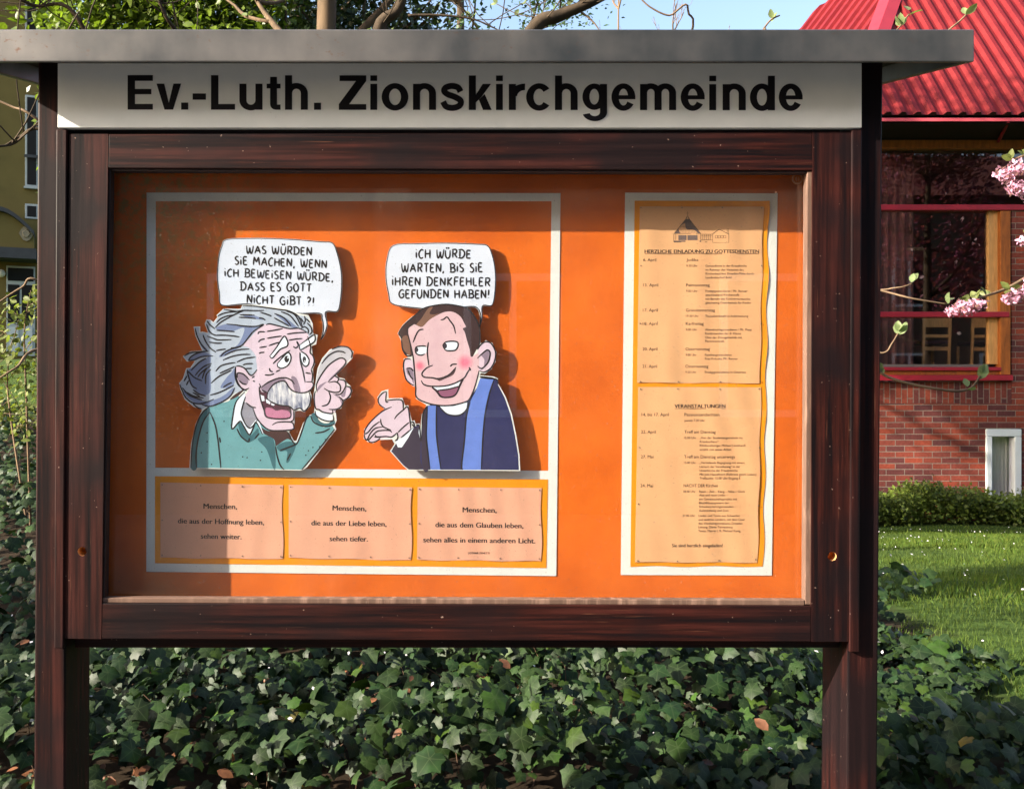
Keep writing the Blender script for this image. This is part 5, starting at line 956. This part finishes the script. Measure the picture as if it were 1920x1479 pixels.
b = MB(); b.box(xL - .45, xL - .205, WY + .325, YBW + .2, -.5, zc + .28); hp(b, 'side_wall', brickmat('red_brick_side', ax='Y')); b = MB(); b.box(xL - .45, xL - .03, WY, WY + .32, -.5, zc + .28); hp(b, 'corner_pier', BRK)
# big window: frames, bars, panes
wf = MB(); wf.rect(1384, 263, XR, 279, WY + .02, WY + .14); wf.rect(1876, 396, 1895, 703, WY - .02, WY + .14); wf.rect(1384, 695.5, 1875.5, 703.5, WY + .01, WY + .14)
win = hp(wf, 'window', OAK, bevel=.006)
b = MB(); b.rect(1854, 396, 1873, 683, WY + .05, WY + .12); hp(b, 'sash', pmat('pale_oak', (196, 146, 88), .5, .2, 6, vec=(6, 6, 1)), win)
b = MB(); b.rect(1384, 683.5, 1853, 688.5, WY + .03, WY + .12); hp(b, 'lower_sash', pmat('grey_seal', (104, 94, 90), .5, .1, 8), win)
for y0, y1, y_, xr in ((384, 394.5, .0, XR), (585, 595, -.006, 1893), (688.7, 695.3, .0, 1878)):
    b = MB(); b.rect(1384, y0, xr, y1, WY + y_ - .03, WY + .13); hp(b, 'window_bar', REDP, win, bevel=.006)
b = MB(); b.rect(1384, 703.7, 1900, 714, WY - .09, WY + .05); hp(b, 'sill', REDP, win, bevel=.006)
HG = glass('hall_glass', tint=(.97, .95, .97), fmul=2.2)
for q in ((1384, 279.5, XR, 383.5), (1384, 395, 1853.5, 584.5), (1384, 595.5, 1853.5, 683)):
    b = MB(); b.rect(*q, WY + .09, WY + .10); hp(b, 'pane', HG, win)
b = MB(); k = 34; x0_, x1_ = HB(1560, 13.6), HB(1716, 13.6); V = []
for i in range(k + 1):
    x = x0_ + (x1_ - x0_) * i / k; V += [(x, 13.6 + .05 * math.sin(i * 1.9), zf), (x, 13.6 + .05 * math.sin(i * 1.9), zc)]
b.add(V, [[2 * i, 2 * i + 1, 2 * i + 3, 2 * i + 2] for i in range(k)]); cur = hp(b, 'curtain', pmat('brown_curtain', (104, 70, 62), .85, .1, 6), smooth=True)
# basement window
WFR = pmat('white_window_frame', (206, 212, 216), .4, .04, 6)
b = MB(); b.rect(1850, 805, 1916, 819, WY - .03, WY + .12); b.rect(1850, 819.3, 1861, 945, WY - .03, WY + .12); b.rect(1903, 819.3, 1916, 945, WY - .03, WY + .12); b.rect(1861.3, 933, 1902.7, 945, WY - .03, WY + .12)
bw = hp(b, 'basement_window', WFR, bevel=.01)
b = MB(); b.rect(1861, 819, 1903, 933, WY + .04, WY + .05); hp(b, 'pane', HG, bw)
b = MB(); V = []
for i in range(31):
    x = HB(1857, WY) + (HB(1910, WY) - HB(1857, WY)) * i / 30; V += [(x, WY + .16 + .025 * math.sin(i * 1.5), zat(940, WY)), (x, WY + .16 + .025 * math.sin(i * 1.5), zat(812, WY))]
b.add(V, [[2 * i, 2 * i + 1, 2 * i + 3, 2 * i + 2] for i in range(30)]); hp(b, 'curtain', pmat('pale_curtain', (200, 200, 190), .9, .05, 8), bw, smooth=True)
b = MB(); b.rect(1849.5, 804.5, 1916.5, 945.5, WY + .3, WY + .33); hp(b, 'reveal', DKS, bw)
# roof: corrugated sheets with real ribs
EY = 12.3; ze = zat(216, EY); sl_ = math.tan(R(53))
RM = NT('red_roof_sheet').set(.5, .12); f = RM.noise(3, 6); RM.l(RM.ramp(f, [(.3, (.12, .010, .012)), (.7, (.18, .017, .018))]), RM.b.inputs['Base Color']); RM.l(RM.ramp(RM.noise(8, 5), [(.3, (.3,) * 3), (.7, (.48,) * 3)]), RM.b.inputs['Roughness']); ROOF = RM.m
def ribbed(o, ux, up, length, clip0, clip1, pitch, h, top):
    """trapezoid sheet: o eave corner, ux along the eave, up the slope; each rib runs from the eave to the hip"""
    b = MB(); nn = ux.cross(up).normalized(); n = int(length / pitch)
    if nn.z < 0: nn = -nn
    prof = [(0, 0), (.42, 0), (.58, 1), (.86, 1), (1, 0)]
    for i in range(n):
        for (a, ha), (c, hc) in zip(prof[:-1], prof[1:]):
            s0, s1 = (i + a) * pitch, (i + c) * pitch
            l0, l1 = top(s0), top(s1)
            if l0 < .02 and l1 < .02: continue
            V = [o + ux * s0 + nn * h * ha, o + ux * s1 + nn * h * hc, o + ux * s1 + up * l1 + nn * h * hc, o + ux * s0 + up * l0 + nn * h * ha]
            b.add(V, [[0, 1, 2, 3]])
            if ha or hc: b.add([V[0], V[1], o + ux * s1 - nn * .012, o + ux * s0 - nn * .012], [[0, 1, 2, 3]], 1)
    return b
upF = Vector((0, math.cos(R(53)), math.sin(R(53)))); oF = Vector((HB(1588, EY), EY, ze))
topF = lambda s: min(9, s * 2.05 + .02) if s < 9 else 9
roof = hp(ribbed(oF, Vector((1, 0, 0)), upF, 9.6, 0, 0, .203, .045, topF), 'roof', [ROOF, DKS])
# hip line in space
hipd = (Vector((1, 0, 0)) * 1 + upF * 2.05).normalized()
b = MB(); L = 9.0; wv2 = .17; n1 = Vector((1, 0, 0)).cross(upF); n1 = n1 if n1.z > 0 else -n1
pL = Vector((-.40, .80, 0)).normalized(); nL = pL.cross(hipd); nL = nL if nL.z > 0 else -nL
s1 = hipd.cross(n1).normalized(); s1 = s1 if s1.x > 0 else -s1
s2 = hipd.cross(nL).normalized(); s2 = s2 if s2.y > 0 else -s2
t0 = oF + n1 * .06
b.add([t0 + s1 * wv2, t0 + n1 * .03, t0 + hipd * L + n1 * .03, t0 + s1 * wv2 + hipd * L], [[0, 1, 2, 3]]); b.add([t0 + n1 * .03, t0 + s2 * wv2 + nL * .03, t0 + s2 * wv2 + nL * .03 + hipd * L, t0 + n1 * .03 + hipd * L], [[0, 1, 2, 3]])
hp(b, 'hip_flashing', pmat('pink_red_flashing', (142, 40, 52), .5, .08, 4, .3), roof)
# left face, then a further face behind it: planes through the hip
def face(o, eave_dir, hip, length, name, ratio, endr):
    e = eave_dir.normalized(); nn = e.cross(hip).normalized(); nn = nn if nn.z > 0 else -nn
    up = nn.cross(e).normalized(); up = up if up.z > 0 else -up
    hs, hu = hip.dot(e), hip.dot(up); r_ = hu / hs if hs > .01 else 99
    return hp(ribbed(o, e, up, length, 0, 0, .203, .045, lambda s: max(0, min(9.5, s * r_ if hs > .01 else 9.5, (length - s) * endr + .0))), name, [ROOF, DKS], roof), up
fl_, upL = face(oF, pL, hipd, 4.1, 'roof_side', 0, 3.0)
o2_ = oF + pL * 4.1
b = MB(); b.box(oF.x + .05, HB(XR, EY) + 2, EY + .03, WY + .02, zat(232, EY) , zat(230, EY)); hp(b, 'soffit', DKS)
b = MB(); b.rect(1600, 222, XR, 228, EY - .02, EY + .01); hp(b, 'eave_trim', pmat('pale_red_trim', (206, 84, 96), .4, .06, 5))
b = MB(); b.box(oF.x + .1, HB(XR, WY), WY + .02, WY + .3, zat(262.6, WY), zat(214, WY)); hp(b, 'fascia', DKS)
b = MB(); p0, p1 = P(1890, 231, EY + .05), P(1872, 266, WY - .01); b.tube([p0, p1], .022, 6); hp(b, 'bracket', REDP)
# chairs in the hall
CH = pmat('beech_wood', (206, 160, 100), .45, .15, 10, .4, vec=(6, 6, 1)); SEAT = pmat('dark_seat_cloth', (60, 30, 40), .9, .15, 20)
def chair(label):
    r = empty('hall_chair', (0, 0, 0), label, 'chair', 'chairs inside the hall')
    for sx in (-1, 1):
        for nm, y, h in (('rear_leg', 0, .92), ('front_leg', .42, .46)):
            b = MB(); b.hexa([(sx * .21 - .018, y, 0), (sx * .21 + .018, y, 0), (sx * .21 + .018, y - .05 * (h > .5), h), (sx * .21 - .018, y - .05 * (h > .5), h)], [(sx * .21 - .018, y + .036, 0), (sx * .21 + .018, y + .036, 0), (sx * .21 + .018, y + .036 - .05 * (h > .5), h), (sx * .21 - .018, y + .036 - .05 * (h > .5), h)]); b.build(nm, CH, r)
    b = MB(); b.box(-.19, .19, -.042, -.02, .72, .90); b.build('backrest', CH, r, bevel=.006)
    b = MB(); b.box(-.19, .19, -.03, -.01, .56, .61); b.build('back_rail', CH, r, bevel=.006)
    b = MB(); b.box(-.22, .22, -.0, .44, .462, .51); b.build('seat', SEAT, r, bevel=.01)
    b = MB(); b.box(-.19, .19, .005, .025, .36, .42); b.build('seat_rail', CH, r); return r
c0 = chair('pale wooden chair seen through the hall window, just right of the brown curtain')
for i, (px, Yc, rz) in enumerate(((1755, 14.2, .05), (1848, 14.3, -.05))):
    c = c0 if i == 0 else copy_tree(c0); c.location = (HB(px, Yc), Yc, zf + .19); c.rotation_euler = (0, 0, rz); c.scale = (1.0, 1.0, 1.0)
    if i: c['label'] = 'pale wooden chair seen through the hall window, close to the window jamb'
b = MB(); b.box(HB(1716, 13.9), HB(1900, 13.9), 13.9, 16.5, zf, zf + .186); hp(b, 'platform', pmat('platform_wood', (90, 60, 44), .5, .2, 2))
# low hedge in front of the hall
def hedge(name, label, x0, x1, y0, y1, h, mt, n, ls, seed, wob=.1, cat='hedge'):
    g = np.random.default_rng(seed); xm, ym = (x0 + x1) / 2, (y0 + y1) / 2; root = empty(name, (xm, ym, float(gh(xm, ym))), label, cat)
    x = g.uniform(x0, x1, n); y = y0 + (y1 - y0) * g.random(n) ** 1.6; hh = h * (1 + wob * np.sin(x * 3.1) + wob * .7 * np.sin(x * 7.7 + 2)); u = g.random(n) ** .55; z = gh(x, y) + hh * u * (1 - .25 * np.abs((y - ym) / (y1 - y0)))
    bot = (1 - u) * .1; cen = np.stack([x, y + bot, z], 1) + g.normal(0, .05, (n, 3)); cl = np.sin(x * 5 + z * 9) * .2 + 1
    k = g.random(n) < .12; cen[k, 2] += .06 * h
    scatter('foliage', DIA, cen, g.normal(0, .6, (n, 3)) + (-.1, -.5, .7), g.normal(0, .7, (n, 3)) + (0, -.2, .8), g.uniform(*ls, n), (cl * g.uniform(.6, 1.3, n))[:, None] * np.ones((n, 3)), mt, root, root)
    b = MB()
    for q in np.arange(x0, x1, .22):
        zz = float(gh(q, ym)); a = g.normal(0, .06, 4); b.tube([(q, ym, zz - .03), (q + a[0], ym + a[1], zz + h * .45), (q + a[2] * 2, ym + a[3], zz + h * .85)], .012, 5)
    b.build('stems', BARK, root, root); return root
hedge('low_hedge', 'low loose green hedge along the foot of the brick hall wall', HB(1560, 12.3), HB(2150, 12.3), 12.1, 12.85, .42, leafmat('hedge_leaf', (.12, .165, .026), .3, .35), 17000, (.035, .075), 61, .2)
hedge('laurel_shrub', 'tall bright green evergreen shrub rising behind the left half of the board', HB(125, 8), HB(530, 8), 7.5, 8.6, 4.9, L_EV, 40000, (.045, .09), 66, .12, 'shrub')
tree('garden_tree', 'leafy tree behind the hall, seen through its rear window', 'tree', 0, 48, 9.5, .2, 4.5, 18, 2, nleaf=9000, lsize=(.25, .45), mt=L_EV, seed=71, X=27, clump=.5)

hedge('tree_belt', 'far belt of trees closing the view behind the lawn', -26, 34, 50, 55, 8.5, leafmat('far_leaf', (.05, .085, .025), .3, .25), 16000, (.4, .8), 77, .25, 'trees')

# ------------------------------------------------------------------ yellow house at the far left, turned away from the sun
hx, hy = HB(30, 27), 27.0; hz = EYE + (CY - 668) * 27 / F
yh = empty('yellow_house', (hx, hy, hz), 'yellow plastered house with tall windows and arched door canopy at far left', 'house'); yh.rotation_euler = (0, 0, R(22)); cs = math.cos(R(22))
def u_(px):        # x along the turned facade for a picture column
    t = (px - CX) / F; return (t * hy - hx) / (cs - t * math.sin(R(22)))
def v_(py, px=40): return (EYE + (CY - py) * (27 + u_(px) * math.sin(R(22))) / F) - hz
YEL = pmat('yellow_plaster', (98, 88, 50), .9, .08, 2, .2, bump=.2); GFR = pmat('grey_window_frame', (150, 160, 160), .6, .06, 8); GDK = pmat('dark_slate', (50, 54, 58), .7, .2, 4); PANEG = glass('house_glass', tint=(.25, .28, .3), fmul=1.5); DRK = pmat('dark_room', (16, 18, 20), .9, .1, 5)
def yp(name, x0, y0, x1, y1, d0, d1, mt, parent=None, bevel=0):
    b = MB(); xa_, xb_ = u_(x0), u_(x1); b.box(min(xa_, xb_), max(xa_, xb_), d0, d1, v_(y1), v_(y0)); o = b.build(name, mt, parent or yh, None, bevel=bevel); return o
b = MB(); b.box(u_(-420), u_(128), 0, 8, -1.2, v_(-160)); b.build('wall', YEL, yh)
b = MB(); b.hexa([(u_(-440), -.6, v_(-160)), (u_(134), -.6, v_(-160)), (u_(134), 4, v_(-300)), (u_(-440), 4, v_(-300))], [(u_(-440), 8.6, v_(-160)), (u_(134), 8.6, v_(-160)), (u_(134), 4.2, v_(-300)), (u_(-440), 4.2, v_(-300))]); b.build('roof', pmat('brown_tiles', (92, 58, 46), .8, .2, 12), yh)
for x0, x1, y0, y1 in ((47, 92, 178, 350), (47, 92, 382, 410), (-60, -15, 178, 350), (47, 92, -60, 90), (-60, -15, -60, 90)):
    w_ = yp('window', x0, y0, x1, y1, -.03, -.001, GFR, bevel=.01); m = 4; mid = (x0 + x1) / 2
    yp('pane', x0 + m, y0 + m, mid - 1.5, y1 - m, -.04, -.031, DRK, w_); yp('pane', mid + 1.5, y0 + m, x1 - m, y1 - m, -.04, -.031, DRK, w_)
    if y1 - y0 > 100: yp('railing', x0 - 1, y0 + (y1 - y0) * .66, x1 + 1, y0 + (y1 - y0) * .69, -.16, -.12, GDK, w_); yp('window_sill', x0 - 2, y1 + .5, x1 + 2, y1 + 4, -.12, -.001, GFR, w_)
b = MB(); k = 14; pr_ = [(u_(-66 + 132 * i / k + 0), v_(448) + (v_(408) - v_(448)) * math.sin(math.pi * i / k)) for i in range(k + 1)]
for i in range(k):
    (xa_, za), (xb_, zb_) = pr_[i], pr_[i + 1]; b.hexa([(xa_, -.9, za), (xb_, -.9, zb_), (xb_, -.9, zb_ + .12), (xa_, -.9, za + .12)], [(xa_, -.002, za), (xb_, -.002, zb_), (xb_, -.002, zb_ + .12), (xa_, -.002, za + .12)])
b.build('door_canopy', GDK, yh)
b = MB(); V = [(x, -.75, z - .01) for x, z in pr_]; W_ = [(x, -.74 + .6, z - .01) for x, z in pr_]; b.hexa(V + [(pr_[-1][0], -.75, v_(474)), (pr_[0][0], -.75, v_(474))], W_ + [(pr_[-1][0], -.14, v_(474)), (pr_[0][0], -.14, v_(474))]); gab = b.build('gable_panel', YEL, yh)
b = MB(); cx_, cz_ = u_(52), v_(446); a = [(cx_ + .17 * math.cos(t * .524) * (1 + .15 * math.cos(t * 2.1)), -.80, cz_ + .22 * math.sin(t * .524)) for t in range(12)]; b.hexa(a, [(x * .98 + cx_ * .02, -.751, z) for x, y, z in a]); b.hexa([((x - cx_) * .5 + cx_, -.84, (z - cz_) * .5 + cz_) for x, y, z in a], [((x - cx_) * .6 + cx_, -.80, (z - cz_) * .6 + cz_) for x, y, z in a]); b.build('stone_mask', pmat('grey_stone', (120, 114, 96), .9, .2, 10), gab)
yp('lintel', -70, 474, 70, 493, -.95, -.001, GDK)
d = yp('door', 12, 500, 66, 668, -.05, -.001, GFR, bevel=.01)
for x0, x1 in ((15, 37), (41, 63)):
    yp('door_glass', x0, 535, x1, 606, -.06, -.051, DRK, d); yp('door_panel', x0 + 2, 614, x1 - 2, 660, -.07, -.051, pmat('door_white', (176, 186, 190), .5, .05, 6), d)
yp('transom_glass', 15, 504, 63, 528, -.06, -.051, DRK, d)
b = MB()
for i in range(5): pass
c_ = Vector((u_(3), -.16, v_(516)))
ringz = [(0.0, .12), (.06, .10), (.10, .06), (.12, .01)]
V = []; 
for dz in (-1, 1):
    for z_, r_ in (ringz if dz > 0 else ringz[1:]):
        V.append([(c_.x + r_ * math.cos(t * .628), c_.y + r_ * math.sin(t * .628), c_.z + dz * z_) for t in range(10)])
V.sort(key=lambda rg: rg[0][2]); allv = [p for rg in V for p in rg]
b.add(allv, [[i * 10 + j, i * 10 + (j + 1) % 10, (i + 1) * 10 + (j + 1) % 10, (i + 1) * 10 + j] for i in range(len(V) - 1) for j in range(10)]); b.box(c_.x - .02, c_.x + .02, -.1, -.001, c_.z - .02, c_.z + .02); b.build('wall_lamp', pmat('milk_glass', (190, 190, 180), .4, .03, 6), yh, smooth=True)

# ------------------------------------------------------------------ across the street, behind the photographer: what the panes mirror
st = empty('street_house', (4, -9, 0), 'unseen plastered street house facing the notice board from across the road', 'house')
SH = pmat('cream_plaster', (84, 72, 60), .9, .08, 2)
b = MB(); b.box(-22, 24, -18, -9, 0, 9.2); b.build('wall', SH, st, st)  # unseen house, sized to hold back sky light from the board
b = MB(); b.hexa([(-22.5, -8.4, 9.2), (24.5, -8.4, 9.2), (24.5, -13.5, 12), (-22.5, -13.5, 12)], [(-22.5, -18.6, 9.2), (24.5, -18.6, 9.2), (24.5, -13.6, 12), (-22.5, -13.6, 12)]); b.build('roof', pmat('roof_tiles', (110, 56, 44), .8, .2, 8), st, st)
for i in range(-2, 11):
    for z in (1.3, 5.0):
        x = -13.4 + i * 3.4; b = MB(); b.box(x, x + 1.3, -9.0, -8.94, z, z + 1.9); w_ = b.build('window', WFR, st, st); b = MB(); b.box(x + .1, x + .6, -8.935, -8.93, z + .1, z + 1.8); b.box(x + .7, x + 1.2, -8.935, -8.93, z + .1, z + 1.8); b.build('pane', DRK, w_, st)
